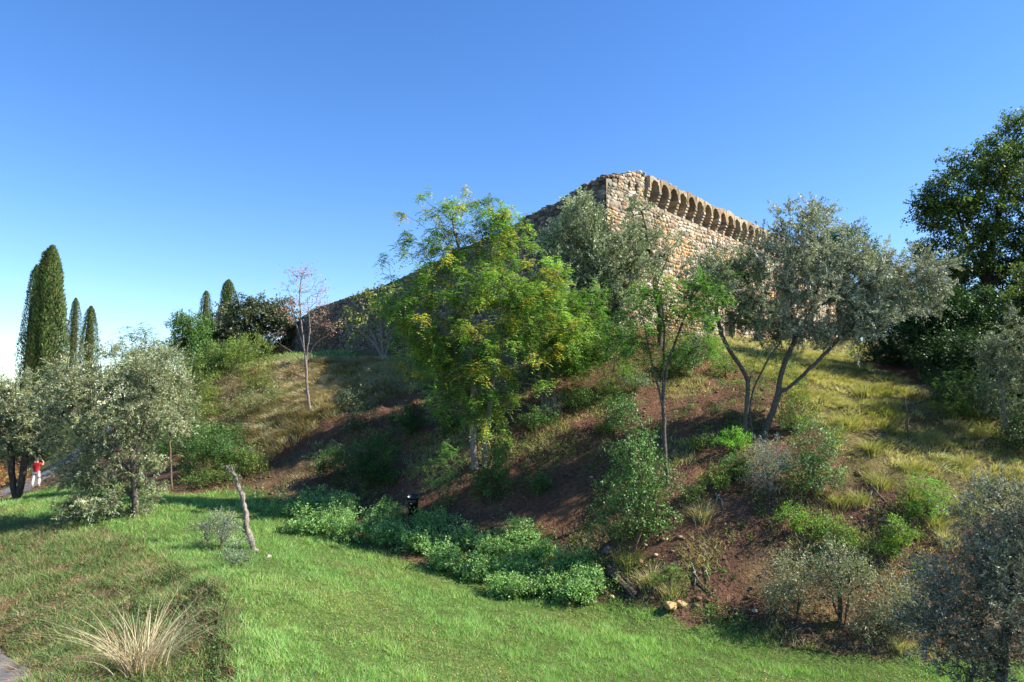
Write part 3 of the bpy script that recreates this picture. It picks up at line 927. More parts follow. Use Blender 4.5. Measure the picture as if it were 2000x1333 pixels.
plant('bare_tree', 'nearly leafless pale-barked tree with a few pink leaves on the grassy slope', 'tree', (607, 812),
      [(585, 560, 48, 48), (600, 610, 45, 45), (560, 600, 25, 40), (625, 570, 20, 45), (590, 530, 40, 25), (650, 640, 35, 25), (540, 655, 25, 12), (570, 730, 60, 20)],
      [(.34, .16, .15, 3), (.4, .22, .2, 2), (.25, .2, .08, 1)], 210, 9, .3, .10, .05, 'broad', M_LEAF, M_BARK_P,
      trunks=[[(607, 812), (600, 760), (597, 700), (590, 640), (585, 590), (588, 540)], [(597, 705), (606, 640), (600, 580)], [(598, 720), (575, 690), (530, 662)],
              [(597, 710), (615, 670), (650, 650)], [(600, 765), (560, 740), (500, 738)], [(596, 690), (575, 620), (562, 560)]],
      base_r=.085, tip_r=.011, seed=8, quad=True, wig=.06, shell=1.6)

plant('fig_tree', 'sprawling sparse-leaved fig tree in front of the shaded left wall', 'tree', (748, 697),
      [(720, 610, 45, 45), (690, 640, 35, 35), (750, 590, 35, 35), (710, 575, 25, 20), (780, 620, 25, 40), (760, 650, 35, 25)],
      [(.16, .2, .05, 4), (.22, .25, .08, 3), (.3, .24, .06, 1), (.09, .12, .03, 2)], 80, 20, .45, .2, .17, 'broad', M_LEAF, M_BARK_P,
      trunks=[[(748, 697), (745, 640), (742, 590), (738, 560)], [(750, 697), (725, 665), (690, 635), (660, 630)], [(746, 690), (715, 620), (700, 575)], [(752, 690), (770, 640), (778, 600)]],
      base_r=.13, tip_r=.02, seed=9, quad=True)

plant('olive_tree', 'dense grey-green olive tree rising against the shaded corner of the fortress', 'tree', (1190, 690),
      [(1150, 430, 50, 42), (1120, 490, 60, 50), (1190, 490, 70, 60), (1230, 540, 55, 60), (1150, 560, 80, 70), (1200, 620, 70, 50), (1090, 470, 40, 35), (1110, 580, 50, 50), (1160, 640, 60, 40)],
      OLIVE, 360, 310, .5, .15, .05, 'twig', M_OLIVE, M_BARK_G, Y=37.5, base_r=.22, seed=12, bscale=1.02, gain=1.9, trunks=[[(1190, 690), (1185, 620), (1170, 540), (1150, 460)], [(1188, 640), (1215, 560)], [(1187, 650), (1130, 570)]], shell=2.2)
plant('olive_tree', 'small airy olive tree whose top stands before the sunlit wall near the corner', 'tree', (1288, 690),
      [(1250, 405, 28, 25), (1265, 450, 40, 35), (1310, 480, 38, 30), (1290, 510, 45, 35), (1235, 470, 25, 30)],
      OLIVE, 62, 230, .38, .14, .045, 'twig', M_OLIVE, M_BARK_D, Y=38.5, base_r=.14, seed=13, bscale=1.1, gain=1.75, trunks=[[(1288, 690), (1290, 620), (1280, 560), (1272, 500), (1258, 430)], [(1282, 560), (1305, 500)]])
plant('olive_tree', 'two-stemmed thin olive tree to the left of the large leaning olive', 'tree', (1456, 862),
      [(1400, 520, 45, 40), (1430, 570, 50, 40), (1370, 570, 45, 40), (1410, 620, 50, 30), (1460, 520, 30, 35), (1360, 520, 25, 25), (1480, 600, 35, 35)],
      OLIVE, 110, 260, .36, .12, .04, 'twig', M_OLIVE, M_BARK_G, base_r=.085, seed=14, bscale=1.1, gain=1.7, sides=7,
      trunks=[[(1456, 862), (1457, 800), (1464, 745), (1440, 705), (1415, 670), (1398, 620), (1405, 560)], [(1471, 858), (1464, 800), (1470, 760), (1500, 700), (1530, 668), (1500, 600)], [(1464, 748), (1478, 690), (1500, 670)]])
plant('olive_tree', 'large wide olive tree with a leaning forked trunk right of the fortress door', 'tree', (1490, 856),
      [(1560, 450, 70, 45), (1540, 520, 90, 60), (1620, 520, 90, 60), (1690, 540, 80, 50), (1760, 540, 70, 45), (1650, 470, 30, 25), (1600, 590, 100, 45), (1700, 600, 80, 40), (1800, 560, 50, 45), (1690, 640, 60, 35), (1500, 580, 50, 50), (1520, 640, 45, 35), (1830, 520, 25, 30), (1480, 640, 35, 30), (1590, 650, 50, 25), (1640, 660, 50, 25), (1850, 590, 30, 25)],
      OLIVE_G, 430, 300, .38, .12, .04, 'twig', M_OLIVE, M_BARK_G, base_r=.12, seed=15, bscale=1.06, gain=1.65, sides=8, depth=1.1, shell=2.0,
      trunks=[[(1490, 856), (1508, 805), (1522, 765), (1524, 730), (1545, 680), (1580, 615), (1600, 560), (1600, 500)], [(1524, 770), (1560, 740), (1600, 705), (1640, 660), (1670, 600)], [(1552, 670), (1545, 600), (1545, 520)], [(1640, 660), (1700, 610), (1760, 570)], [(1580, 615), (1640, 570), (1680, 530)]])

plant('oak_tree', 'big dark oak tree filling the right edge of the picture', 'tree', (1928, 655),
      [(1985, 270, 60, 50), (1930, 330, 80, 60), (1860, 390, 70, 50), (1960, 400, 90, 70), (1880, 480, 85, 60), (2000, 500, 80, 70), (1930, 560, 100, 60), (1840, 420, 45, 50), (2080, 350, 90, 80), (2080, 480, 90, 90),
       (1860, 600, 50, 45), (1890, 650, 50, 35), (1990, 660, 70, 45), (1820, 600, 35, 35), (2080, 680, 70, 60), (1850, 680, 35, 25), (1800, 500, 25, 30), (1850, 540, 50, 45), (2060, 600, 70, 60), (1970, 610, 80, 40), (2150, 440, 60, 100)],
      OAK, 1000, 120, .58, .17, .11, 'broad', M_LEAF, M_BARK_D, Y=40, base_r=.42, seed=17, quad=False, sides=9, shell=2.8, tip_r=.015, clump=.35,
      trunks=[[(1928, 655), (1926, 600), (1930, 540), (1945, 440), (1970, 330)], [(1927, 610), (1870, 590), (1830, 560)], [(1928, 560), (2000, 500), (2060, 430)], [(1929, 560), (1890, 480), (1870, 410)]])

plant('oak_tree', 'dark oak leaning in from the right edge below the big oak', 'tree', (2110, 830),
      [(2060, 560, 80, 60), (2120, 640, 110, 90), (2010, 650, 45, 60), (2030, 730, 60, 60), (2180, 560, 100, 100), (2130, 750, 90, 60), (2220, 680, 90, 90), (1990, 590, 35, 35)],
      OAK, 420, 150, .5, .15, .1, 'broad', M_LEAF, M_BARK_D, Y=31, base_r=.3, seed=20, quad=False, sides=9, shell=2.6, tip_r=.012, clump=.35)
plant('olive_tree', 'young grey olive tree at the right edge below the oak', 'tree', (1972, 862),
      [(1965, 690, 40, 45), (1960, 760, 40, 40), (1985, 640, 25, 40), (1995, 730, 30, 40), (1945, 720, 20, 30), (2010, 800, 30, 40)],
      OLIVE, 110, 240, .33, .1, .034, 'twig', M_OLIVE, M_BARK_P, base_r=.09, seed=18, bscale=1.1, trunks=[[(1972, 862), (1962, 815), (1955, 775), (1950, 700), (1948, 650)]])

plant('olive_tree', 'near olive tree with silvery leaves in the bottom right corner', 'tree', (1960, 1400),
      [(1950, 1010, 60, 50), (1990, 1100, 80, 70), (1890, 1170, 75, 60), (1960, 1220, 90, 60), (1830, 1220, 55, 50), (2050, 1150, 90, 90), (1900, 1280, 60, 40), (2000, 1000, 60, 50), (1850, 1130, 40, 45), (1930, 1090, 55, 50), (1925, 1320, 35, 25)],
      OLIVE_G, 340, 200, .34, .085, .024, 'twig', M_OLIVE, M_BARK_G, Y=15.5, base_r=.11, seed=19, bscale=1.1, gain=1.0, quad=False, depth=1.0, shell=2.2, sides=8,
      trunks=[[(1960, 1400), (1955, 1330), (1965, 1230), (1980, 1120)], [(1958, 1300), (1900, 1220)], [(1962, 1250), (2040, 1150)]])

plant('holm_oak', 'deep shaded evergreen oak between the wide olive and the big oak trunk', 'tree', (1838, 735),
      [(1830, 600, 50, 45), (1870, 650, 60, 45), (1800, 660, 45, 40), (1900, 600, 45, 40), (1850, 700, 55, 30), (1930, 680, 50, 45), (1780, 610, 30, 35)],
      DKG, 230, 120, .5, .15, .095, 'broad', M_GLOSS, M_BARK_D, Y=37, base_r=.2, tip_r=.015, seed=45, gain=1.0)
# left side
plant('olive_tree', 'large pale olive tree drooping to the grass on the left lawn', 'tree', (266, 1012),
      [(190, 730, 80, 45), (260, 740, 80, 50), (200, 800, 95, 60), (290, 800, 70, 60), (160, 870, 70, 45), (240, 870, 60, 50), (165, 930, 50, 40), (200, 960, 70, 45), (270, 940, 45, 50), (120, 770, 40, 50), (170, 1000, 45, 22), (250, 995, 40, 30), (310, 730, 40, 35)],
      OLIVE_L, 290, 290, .38, .12, .038, 'twig', M_OLIVE, M_BARK_G, base_r=.14, seed=21, bscale=1.1, sides=8, up=.1, shell=2.1,
      trunks=[[(266, 1012), (264, 960), (258, 890), (250, 820), (235, 750)], [(262, 930), (200, 870), (150, 850)], [(258, 890), (285, 820), (300, 760)], [(264, 970), (220, 950), (170, 950)]])
plant('olive_tree', 'silvery olive tree with two dark trunks beside the lane at far left', 'tree', (34, 977),
      [(40, 770, 60, 40), (20, 820, 70, 50), (80, 810, 40, 45), (30, 860, 60, 35), (-30, 800, 60, 60), (5, 890, 30, 20), (75, 850, 35, 25)],
      OLIVE_L, 190, 280, .4, .13, .042, 'twig', M_OLIVE, M_BARK_D, base_r=.16, seed=22, bscale=1.1, sides=8,
      trunks=[[(34, 977), (42, 950), (46, 910), (52, 870), (60, 820)], [(32, 977), (24, 940), (22, 895), (15, 850)], [(46, 910), (70, 880), (85, 860)]])
plant('young_tree', 'slender young tree with a straight thin stem right of the drooping olive', 'tree', (336, 957),
      [(330, 760, 35, 50), (310, 720, 40, 40), (345, 800, 25, 40), (325, 830, 25, 25)],
      OLIVE_L, 95, 220, .4, .13, .045, 'twig', M_OLIVE, M_BARK_B, base_r=.055, seed=23, bscale=1.1, trunks=[[(336, 957), (333, 900), (331, 840), (328, 770), (322, 720)]])

def cypress(label, px, pytop, pybase, halfw, Y, seed, n=9000, lean=0.0, cat='tree', group=None, core=True):
    rs_ = np.random.RandomState(seed)
    top = P(px + lean, pytop, Y); bot = P(px, pybase, Y)
    gz = float(ground(bot[0], bot[1]))
    base = np.array([bot[0], bot[1], gz])
    H = top[2] - gz; R = halfw * Y / F
    root = empty('cypress_tree', base); tag(root, label, cat, group)
    v, q = tube([base + [0, 0, -.1], base + [0, 0, H * .5], base + [0, 0, H * .93]], [R * .17, R * .1, .02], 7)
    mesh_np('trunk', v, q, M_BARK_D, None, root, base, True)
    h = rs_.rand(n) ** .85
    a = rs_.uniform(0, 2 * math.pi, n)
    prof = np.interp(h, [0, .04, .2, .45, .7, .88, .96, 1.0], [.6, .85, 1.0, .95, .8, .56, .34, .03])
    lob = 1 + .42 * fbm(a * 1.6 + 3, h * H * .4, 1.0, 3, seed) + .13 * np.sin(a * 5 + 5 * h + seed) * np.sin(a * 2 + 3 * h)
    layer = 1 - .3 * rs_.rand(n) ** 2 + .16 * (rs_.rand(n) < .06) * rs_.rand(n)
    rr = R * prof * lob * layer
    Pp = np.stack([np.cos(a) * rr, np.sin(a) * rr, h * H + .03 * H * 0], -1) + base
    out = np.stack([np.cos(a), np.sin(a), np.zeros(n)], -1)
    D = unit(UPV * 1.0 + out * .45 + rnd(n, rs_) * .4)
    N = unit(out + .5 * rnd(n, rs_))
    s = R * .16
    V, Fc, k = mk_leaf(Pp, D, N, np.full(n, max(.16, s * 1.1)) * rs_.uniform(.6, 1.3, n), np.full(n, max(.07, s * .5)), False)
    bp = (fbm(a * 2.2, h * H * .6, 1.0, 3, seed + 9) > .28) & (rs_.rand(n) < .5)
    colr = palette(n, CYP, rs_, .2)
    colr[bp] = palette(int(bp.sum()), [(.2, .15, .06, 1), (.15, .14, .05, 1)], rs_, .15)
    colr = colr * (1 + .25 * fbm(a * 2, h * H * .8, 1.0, 2, seed + 4))[:, None]
    mesh_np('crown', V, Fc, M_CONIFER, np.repeat(np.clip(colr, .01, .5), 3, axis=0), root, base)
    if core:        # solid dark core added inside so the crown isn't see-through
        hh = np.linspace(.03, .95, 18)
        pr = np.interp(hh, [0, .04, .2, .45, .7, .88, .96, 1.0], [.6, .85, 1.0, .97, .8, .52, .3, .04]) * R * .5
        v, q = tube(np.stack([np.zeros(18), np.zeros(18), hh * H], -1) + base, pr, 12)
        mesh_np('dark_core', v, q, M_BARK_D, None, root, base, True)
cypress('tallest broad cypress tree at the left edge', 86, 484, 760, 35, 62, 31, 30000, 2)
cypress('narrower cypress half hidden behind the tallest one on its left side', 58, 520, 760, 24, 66, 32, 12000)
cypress('thin cypress just right of the tallest cypress', 138, 584, 760, 15, 74, 33, 9000, 1)
cypress('rounded cypress, rightmost of the left group', 169, 600, 760, 19, 72, 34, 11000, 1)
cypress('small distant cypress top above the left shrubs, left of the other', 397, 570, 720, 17, 98, 35, 7000, 1)
cypress('taller distant cypress top above the dark evergreen oak', 440, 549, 720, 23, 96, 36, 9000, 1)

plant('holm_oak', 'round dark evergreen oak behind the left shrubs near the wall end', 'tree', (490, 720),
      [(480, 640, 55, 45), (530, 620, 40, 35), (440, 660, 40, 40), (500, 680, 60, 35), (560, 640, 30, 40), (420, 690, 35, 30), (490, 605, 30, 22)],
      HOLM, 260, 130, 1.0, .3, .2, 'broad', M_GLOSS, M_BARK_D, Y=84, base_r=.4, tip_r=.03, seed=41, bscale=1.22, quad=False, shell=2.4)
plant('leafy_tree', 'green broad-leaved tree left of the dark evergreen oak', 'tree', (372, 730),
      [(360, 640, 30, 35), (385, 650, 30, 40), (350, 680, 30, 30), (395, 690, 35, 35), (345, 620, 15, 15)],
      LAUREL, 120, 110, .8, .22, .13, 'broad', M_LEAF, M_BARK_D, Y=72, base_r=.2, tip_r=.02, seed=42)
plant('feathery_tree', 'sparse feathery tree top against the sky above the pale olive', 'tree', (272, 760),
      [(275, 650, 22, 20), (260, 680, 30, 25), (295, 690, 25, 25), (305, 630, 10, 8), (240, 700, 25, 20)],
      [(.12, .18, .07, 4), (.18, .22, .09, 2), (.32, .2, .1, 1)], 70, 90, .6, .16, .09, 'pinnate', M_LEAF, M_BARK_B, Y=60, base_r=.12, tip_r=.015, seed=43)
plant('holm_oak', 'dark evergreen oak behind the large olive, right of the wall end', 'tree', (1650, 690),
      [(1640, 470, 45, 30), (1600, 500, 60, 40), (1690, 510, 50, 35), (1740, 560, 50, 45), (1780, 600, 45, 40), (1700, 600, 60, 40)],
      DKG, 150, 110, .8, .24, .15, 'broad', M_GLOSS, M_BARK_D, Y=60, base_r=.3, tip_r=.02, seed=44)

# ------------------------------------------------------------------ shrubs
def shrub(label, base_px, blobs, pal, n, per, rc_, L, W, kind='broad', mat=None, seed=1, quad=False, name='shrub', Y=None, group=None, bark=None, base_r=.03, up=.35, **kw):
    return plant(name, label, 'shrub', base_px, blobs, pal, n, per, rc_, L, W, kind, mat or M_LEAF, bark or M_BARK_B, base_r=base_r, tip_r=.005, seed=seed, quad=quad, Y=Y, group=group, trunk_name='stems', up=up, **kw)
shrub('large glossy evergreen shrub around the thin sapling trunk', (1240, 1082), [(1225, 800, 35, 45), (1235, 870, 55, 50), (1265, 930, 60, 55), (1205, 1000, 50, 40), (1270, 1010, 50, 45), (1185, 1040, 35, 28), (1230, 950, 55, 50)],
      LAUREL, 190, 60, .3, .1, .055, mat=M_GLOSS, seed=51, base_r=.06)
shrub('silver-grey rounded bush at the foot of the leaning olive', (1505, 962), [(1505, 895, 42, 42), (1500, 930, 45, 30)], GREY, 90, 98, .2, .055, .02, 'twig', M_OLIVE, seed=52)
shrub('glossy dark privet-like bush right of the silver-grey bush', (1590, 975), [(1590, 860, 50, 50), (1575, 915, 60, 45), (1610, 930, 35, 35)], LAUREL + [(.2, .23, .15, 1.2)], 130, 60, .28, .085, .045, mat=M_GLOSS, seed=53)
shrub('bright green low bush left of the olive trunks', (1432, 890), [(1432, 858, 36, 22)], BRIGHT, 40, 60, .2, .06, .04, seed=54)
shrub('bright green leafy bush behind the leaning olive trunk', (1545, 850), [(1545, 820, 35, 30)], BRIGHT[1:] + YG, 40, 50, .22, .07, .04, seed=55)
shrub('vivid green feathery young locust on the grassy right slope', (1815, 1008), [(1812, 960, 38, 36), (1800, 985, 40, 20)], BRIGHT, 60, 110, .2, .055, .028, 'pinnate', seed=56)
shrub('dark glossy bush below the fortress corner at the crest', (1330, 740), [(1330, 702, 36, 28)], LAUREL, 70, 60, .28, .1, .06, mat=M_GLOSS, seed=57)
shrub('soft grey bush at the crest between corner and door', (1360, 700), [(1358, 676, 26, 22)], GREY, 60, 84, .25, .08, .02, 'twig', M_OLIVE, seed=58)
shrub('green leafy thicket under the fortress corner', (1190, 775), [(1190, 670, 50, 35), (1180, 720, 55, 40), (1210, 750, 40, 25)], LAUREL + LOC_GREEN, 130, 90, .36, .075, .04, 'pinnate', seed=59)
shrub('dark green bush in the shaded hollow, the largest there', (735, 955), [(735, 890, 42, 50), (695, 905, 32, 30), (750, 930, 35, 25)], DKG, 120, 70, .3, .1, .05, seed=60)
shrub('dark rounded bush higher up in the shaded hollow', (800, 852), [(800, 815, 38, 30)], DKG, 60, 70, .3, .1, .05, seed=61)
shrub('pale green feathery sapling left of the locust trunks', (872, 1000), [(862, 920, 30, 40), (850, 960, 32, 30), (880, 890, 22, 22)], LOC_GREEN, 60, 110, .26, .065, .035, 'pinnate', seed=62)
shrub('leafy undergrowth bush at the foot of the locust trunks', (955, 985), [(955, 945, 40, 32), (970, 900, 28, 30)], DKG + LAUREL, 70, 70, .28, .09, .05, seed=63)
shrub('yellow-green upright shrub below the leafless tree, on its left', (490, 770), [(490, 690, 40, 32), (510, 720, 30, 40), (460, 720, 25, 30), (500, 760, 30, 30)], YG, 110, 84, .5, .12, .06, 'twig', M_LEAF, seed=64, up=.8)
shrub('small yellow-green bush among brown brush on the left slope', (410, 830), [(408, 785, 22, 40), (400, 810, 22, 22)], YG, 50, 70, .4, .12, .06, 'twig', M_LEAF, seed=65, up=.7)
shrub('brownish tangled brush left of the yellow-green shrub', (450, 800), [(445, 765, 35, 28)], [(.22, .17, .1, 4), (.16, .13, .07, 2), (.12, .14, .05, 2)], 60, 70, .4, .12, .025, 'twig', M_DRY, seed=66)
shrub('mixed green hedge shrub under the feathery tree top', (275, 790), [(270, 720, 45, 35), (240, 740, 40, 30)], LAUREL + YG, 90, 60, .6, .16, .09, seed=67, Y=54)
shrub('green hedge shrub between the feathery tree and the dark oak', (345, 780), [(345, 720, 45, 35), (390, 725, 35, 30), (320, 750, 30, 30)], LAUREL + YG, 110, 60, .6, .16, .09, seed=68, Y=55)
shrub('dull olive-green shrub under the dark evergreen oak', (430, 760), [(430, 715, 38, 28), (400, 745, 30, 25)], HOLM + YG, 90, 60, .6, .16, .09, seed=69, Y=57)
shrub('dark shrub thicket at the foot of the left slope', (430, 930), [(420, 880, 55, 35), (380, 900, 40, 35), (460, 890, 30, 30)], DKG + LAUREL, 120, 60, .4, .12, .06, seed=70)
shrub('low yellow-flecked weeds beside the young tree stem', (390, 955), [(385, 935, 35, 18), (430, 930, 30, 18)], LAUREL + YG, 60, 50, .3, .08, .04, seed=71)
shrub('shadowy shrub between the drooping olive and the young tree', (300, 950), [(300, 880, 30, 45)], DKG, 60, 60, .4, .12, .06, seed=72, Y=44)
shrub('dark evergreen bush at the right end of the fortress wall', (1730, 712), [(1735, 680, 45, 35), (1700, 690, 30, 25)], DKG, 80, 70, .5, .13, .08, mat=M_GLOSS, seed=73)
shrub('leafy dark bush below the oak trunk', (1850, 745), [(1845, 705, 60, 48), (1890, 690, 55, 50)], DKG, 180, 70, .4, .13, .08, mat=M_GLOSS, seed=74, gain=.9)  # leaf colour turned down to carry the oak's shade
shrub('dark feathery undergrowth right of the grassy slope', (1905, 830), [(1900, 765, 55, 50), (1935, 810, 45, 45), (1865, 765, 40, 35)], DKG + LOC_GREEN, 160, 90, .3, .08, .045, 'pinnate', seed=75, gain=.85)  # lower gain puts the oak's shade into the leaf colour
shrub('grey-leaved sprawling bush left of the young right-hand olive', (1835, 790), [(1840, 745, 35, 30), (1855, 775, 30, 20)], DKG + LAUREL, 60, 60, .3, .09, .05, mat=M_GLOSS, seed=76, gain=.85)  # leaves coloured darker in place of the oak's shade
shrub('dense bush filling the right edge under the young olive', (1995, 890), [(1990, 850, 40, 40), (2030, 830, 50, 60)], DKG + LAUREL, 90, 60, .35, .1, .055, mat=M_GLOSS, seed=77, gain=.85)  # shade under the oak is put into these leaf colours
shrub('yellow-green weedy bush below the privet-like bush', (1550, 1045), [(1545, 1010, 28, 25), (1590, 1040, 40, 25)], YG + BRIGHT, 70, 50, .22, .07, .035, seed=78)
shrub('bright green bush on bare earth at lower right', (1755, 1085), [(1755, 1040, 28, 32), (1740, 1070, 25, 18)], BRIGHT + YG, 50, 60, .2, .065, .035, seed=79)
shrub('brown-flecked olive-green bush at the right foot of the slope', (1555, 1215), [(1555, 1130, 45, 50), (1530, 1170, 35, 35)], OLIVE_L + [(.3, .2, .1, 1.5)], 100, 77, .26, .07, .028, 'twig', M_OLIVE, seed=80)
shrub('small grey-green tree-like bush with one stem at the slope foot', (1647, 1222), [(1640, 1110, 45, 45), (1670, 1130, 35, 35), (1620, 1140, 30, 30)], OLIVE_L, 90, 77, .25, .07, .026, 'twig', M_OLIVE, seed=81, base_r=.07)
shrub('brown-green brush between the stemmed bush and the near olive', (1740, 1250), [(1740, 1180, 55, 50), (1700, 1210, 45, 35), (1790, 1200, 40, 50)], OLIVE_L + [(.28, .2, .11, 2)], 150, 77, .26, .07, .026, 'twig', M_OLIVE, seed=82)
shrub('yellow-green bush right of the brown-flecked bush', (1640, 1075), [(1635, 1040, 45, 25), (1660, 1060, 35, 20)], YG + LAUREL, 70, 50, .22, .07, .035, seed=83)
shrub('small grey bush beside the pale forked stems in midslope', (1085, 812), [(1085, 788, 20, 22)], GREY, 40, 70, .2, .06, .02, 'twig', M_OLIVE, seed=84)
shrub('low dark green bush in midslope left of the small grey bush', (1055, 842), [(1052, 815, 35, 22)], DKG + LAUREL, 50, 50, .28, .08, .045, seed=85)
shrub('dark leafy sapling bush left of the evergreen shrub', (1180, 850), [(1205, 800, 35, 40), (1190, 830, 30, 25)], DKG + LAUREL, 60, 60, .3, .09, .05, seed=86)
shrub('ferny green weeds above the yellow rock', (1300, 1150), [(1295, 1115, 30, 18), (1320, 1125, 25, 15)], LAUREL + BRIGHT, 40, 40, .18, .06, .03, 'pinnate', seed=87)
shrub('sparse weeds on bare earth beside the sapling trunk', (1360, 985), [(1355, 955, 25, 25)], LAUREL + YG, 25, 40, .2, .07, .035, seed=88)
shrub('green weeds above the bare earth left of the olive stems', (1390, 815), [(1395, 795, 35, 14)], LAUREL + DKG, 30, 40, .2, .06, .03, seed=89)
shrub('pale green weeds around the bare patch below the crest', (1420, 740), [(1415, 715, 30, 22)], LAUREL + YG, 40, 40, .25, .08, .04, seed=90)
shrub('weedy sprigs left of the crest bushes', (1235, 770), [(1240, 745, 35, 18)], LAUREL + GREY, 40, 40, .25, .08, .04, seed=91)
shrub('brown-leaved hedge beside the lane at far left', (8, 962), [(10, 925, 45, 28), (-40, 920, 50, 35)], RUST, 90, 60, .4, .11, .07, seed=92, Y=47)
shrub('rust-leaved creeper clump at the base of the left wall end', (560, 705), [(552, 690, 20, 10)], RUST, 30, 50, .5, .16, .1, seed=93, Y=78)
shrub('reddish dry creeper hanging on the far left wall', (625, 700), [(640, 640, 18, 35), (615, 660, 20, 25)], RUST, 50, 30, .5, .15, .08, seed=94, Y=72)
shrub('deep shaded thicket behind the wide olive at the wall end', (1790, 715), [(1780, 650, 55, 50), (1815, 610, 40, 45), (1750, 700, 50, 28), (1720, 640, 45, 40)], DKG, 170, 70, .6, .14, .09, mat=M_GLOSS, seed=301, gain=.85)  # leaf tone lowered, the deep shade is painted into it
shrub('tall dark bush left of the oak trunk', (1875, 700), [(1870, 650, 30, 40), (1890, 600, 30, 35)], DKG, 80, 70, .5, .14, .09, mat=M_GLOSS, seed=302, gain=.85)  # gain cut so the leaf colour itself holds the shade
shrub('shaded bush right of the oak trunk at the picture edge', (1985, 740), [(1985, 690, 40, 45), (2030, 660, 50, 60)], DKG + LAUREL, 110, 70, .5, .13, .08, mat=M_GLOSS, seed=303, gain=.85)  # shading of this bush is partly painted into its leaves
shrub('dark bush above the grassy slope below the oak', (1940, 760), [(1935, 725, 55, 48), (1960, 760, 45, 40)], DKG, 150, 70, .4, .12, .07, mat=M_GLOSS, seed=304, gain=.85)  # oak shade added to the leaf colour through the low gain
shrub('brown-green scrub on the upper left slope', (380, 800), [(375, 770, 40, 35), (345, 800, 35, 35)], YG + OLIVE_L, 90, 77, .5, .12, .05, 'twig', M_LEAF, seed=305)
shrub('leafy green scrub behind the young tree stem', (350, 900), [(350, 850, 35, 45), (320, 830, 30, 40), (375, 870, 25, 30)], LAUREL + DKG, 110, 60, .5, .12, .07, seed=306, Y=46)
shrub('weedy tall bush at the left slope foot near the broken trunk', (460, 935), [(455, 905, 28, 28), (490, 900, 25, 25)], LAUREL + YG, 60, 60, .35, .1, .05, seed=307)
shrub('dim leafy brush in the shade left of the hollow bushes', (660, 940), [(655, 900, 30, 30), (620, 910, 25, 20)], DKG, 60, 50, .3, .1, .05, seed=308)
shrub('grey twiggy brush on the sunlit upper slope', (760, 770), [(750, 745, 35, 22)], OLIVE_L, 60, 60, .4, .1, .03, 'twig', M_OLIVE, seed=309)
shrub('green brush below the fig tree', (830, 730), [(830, 700, 40, 25)], LAUREL + YG, 60, 60, .5, .12, .07, seed=310)
shrub('straggly dark bush in midslope under the smaller locust', (1130, 800), [(1130, 775, 35, 22)], DKG + LAUREL, 50, 50, .3, .09, .05, seed=311)
shrub('sprig of green weeds on the shaded earth right of the locust trunks', (1050, 970), [(1050, 945, 24, 26)], DKG + LAUREL, 35, 45, .22, .08, .045, seed=312)
shrub('trailing weeds at midslope between sapling and olive stems', (1370, 880), [(1365, 862, 40, 12)], LAUREL + YG, 35, 40, .2, .07, .035, seed=313)
shrub('tall green scrub at the top of the left slope under the dark oak', (465, 740), [(460, 690, 35, 30), (430, 700, 30, 30)], LAUREL + YG, 90, 60, .6, .15, .08, seed=321, Y=56)
shrub('low grey-green brush on the left slope below the yellow-green shrub', (520, 800), [(520, 775, 40, 25), (480, 800, 35, 25)], OLIVE_L + YG, 80, 60, .45, .11, .05, 'twig', M_LEAF, seed=322)
shrub('dark leafy brush in the fold of the left slope', (400, 900), [(395, 860, 45, 35), (440, 850, 35, 25)], DKG + LAUREL, 100, 60, .45, .12, .07, seed=323)
shrub('twiggy olive-grey brush in the shade above the hollow', (700, 840), [(690, 800, 35, 35), (720, 820, 30, 25)], OLIVE + DKG, 80, 60, .4, .1, .04, 'twig', M_OLIVE, seed=324)
shrub('spindly dark sapling in the hollow behind the locust trunks', (870, 850), [(865, 800, 30, 35), (880, 830, 25, 25)], DKG + LAUREL, 60, 60, .35, .1, .05, seed=325)
shrub('leafy brush at the crest left of the crest bushes', (1130, 720), [(1120, 690, 40, 28), (1090, 700, 30, 22)], LAUREL + YG, 80, 60, .4, .1, .06, seed=326)
shrub('grassy green bush on the earth between sapling and privet-like bush', (1400, 960), [(1400, 935, 30, 22)], LAUREL + YG, 40, 45, .22, .07, .04, seed=327)
shrub('dark low bush beside the leaning olive roots', (1440, 940), [(1435, 915, 32, 25)], DKG + LAUREL, 50, 50, .25, .08, .045, seed=328)
shrub('pale leafy scrub merging with the right side of the drooping olive', (365, 930), [(345, 800, 32, 45), (370, 840, 32, 35), (330, 750, 30, 35)], OLIVE_L + LAUREL, 110, 64, .5, .12, .05, 'twig', M_LEAF, seed=331, Y=40)
NET = [(570, 985), (615, 975), (665, 990), (600, 1015), (690, 1030), (745, 1000), (765, 1040), (825, 1055), (870, 1085), (925, 1105), (965, 1065), (1005, 1105), (1045, 1075), (1065, 1135), (1115, 1095), (1150, 1130), (905, 1045), (845, 1015), (990, 1140), (1120, 1150), (1010, 1040), (650, 1015)]
POS = ['leftmost', 'second', 'third', 'front left', 'fifth', 'sixth', 'low', 'middle', 'central front', 'front', 'central', 'right-of-centre', 'rear right', 'right front', 'right', 'rightmost', 'rear central', 'rear', 'lowest', 'low right', 'upper right', 'inner left']
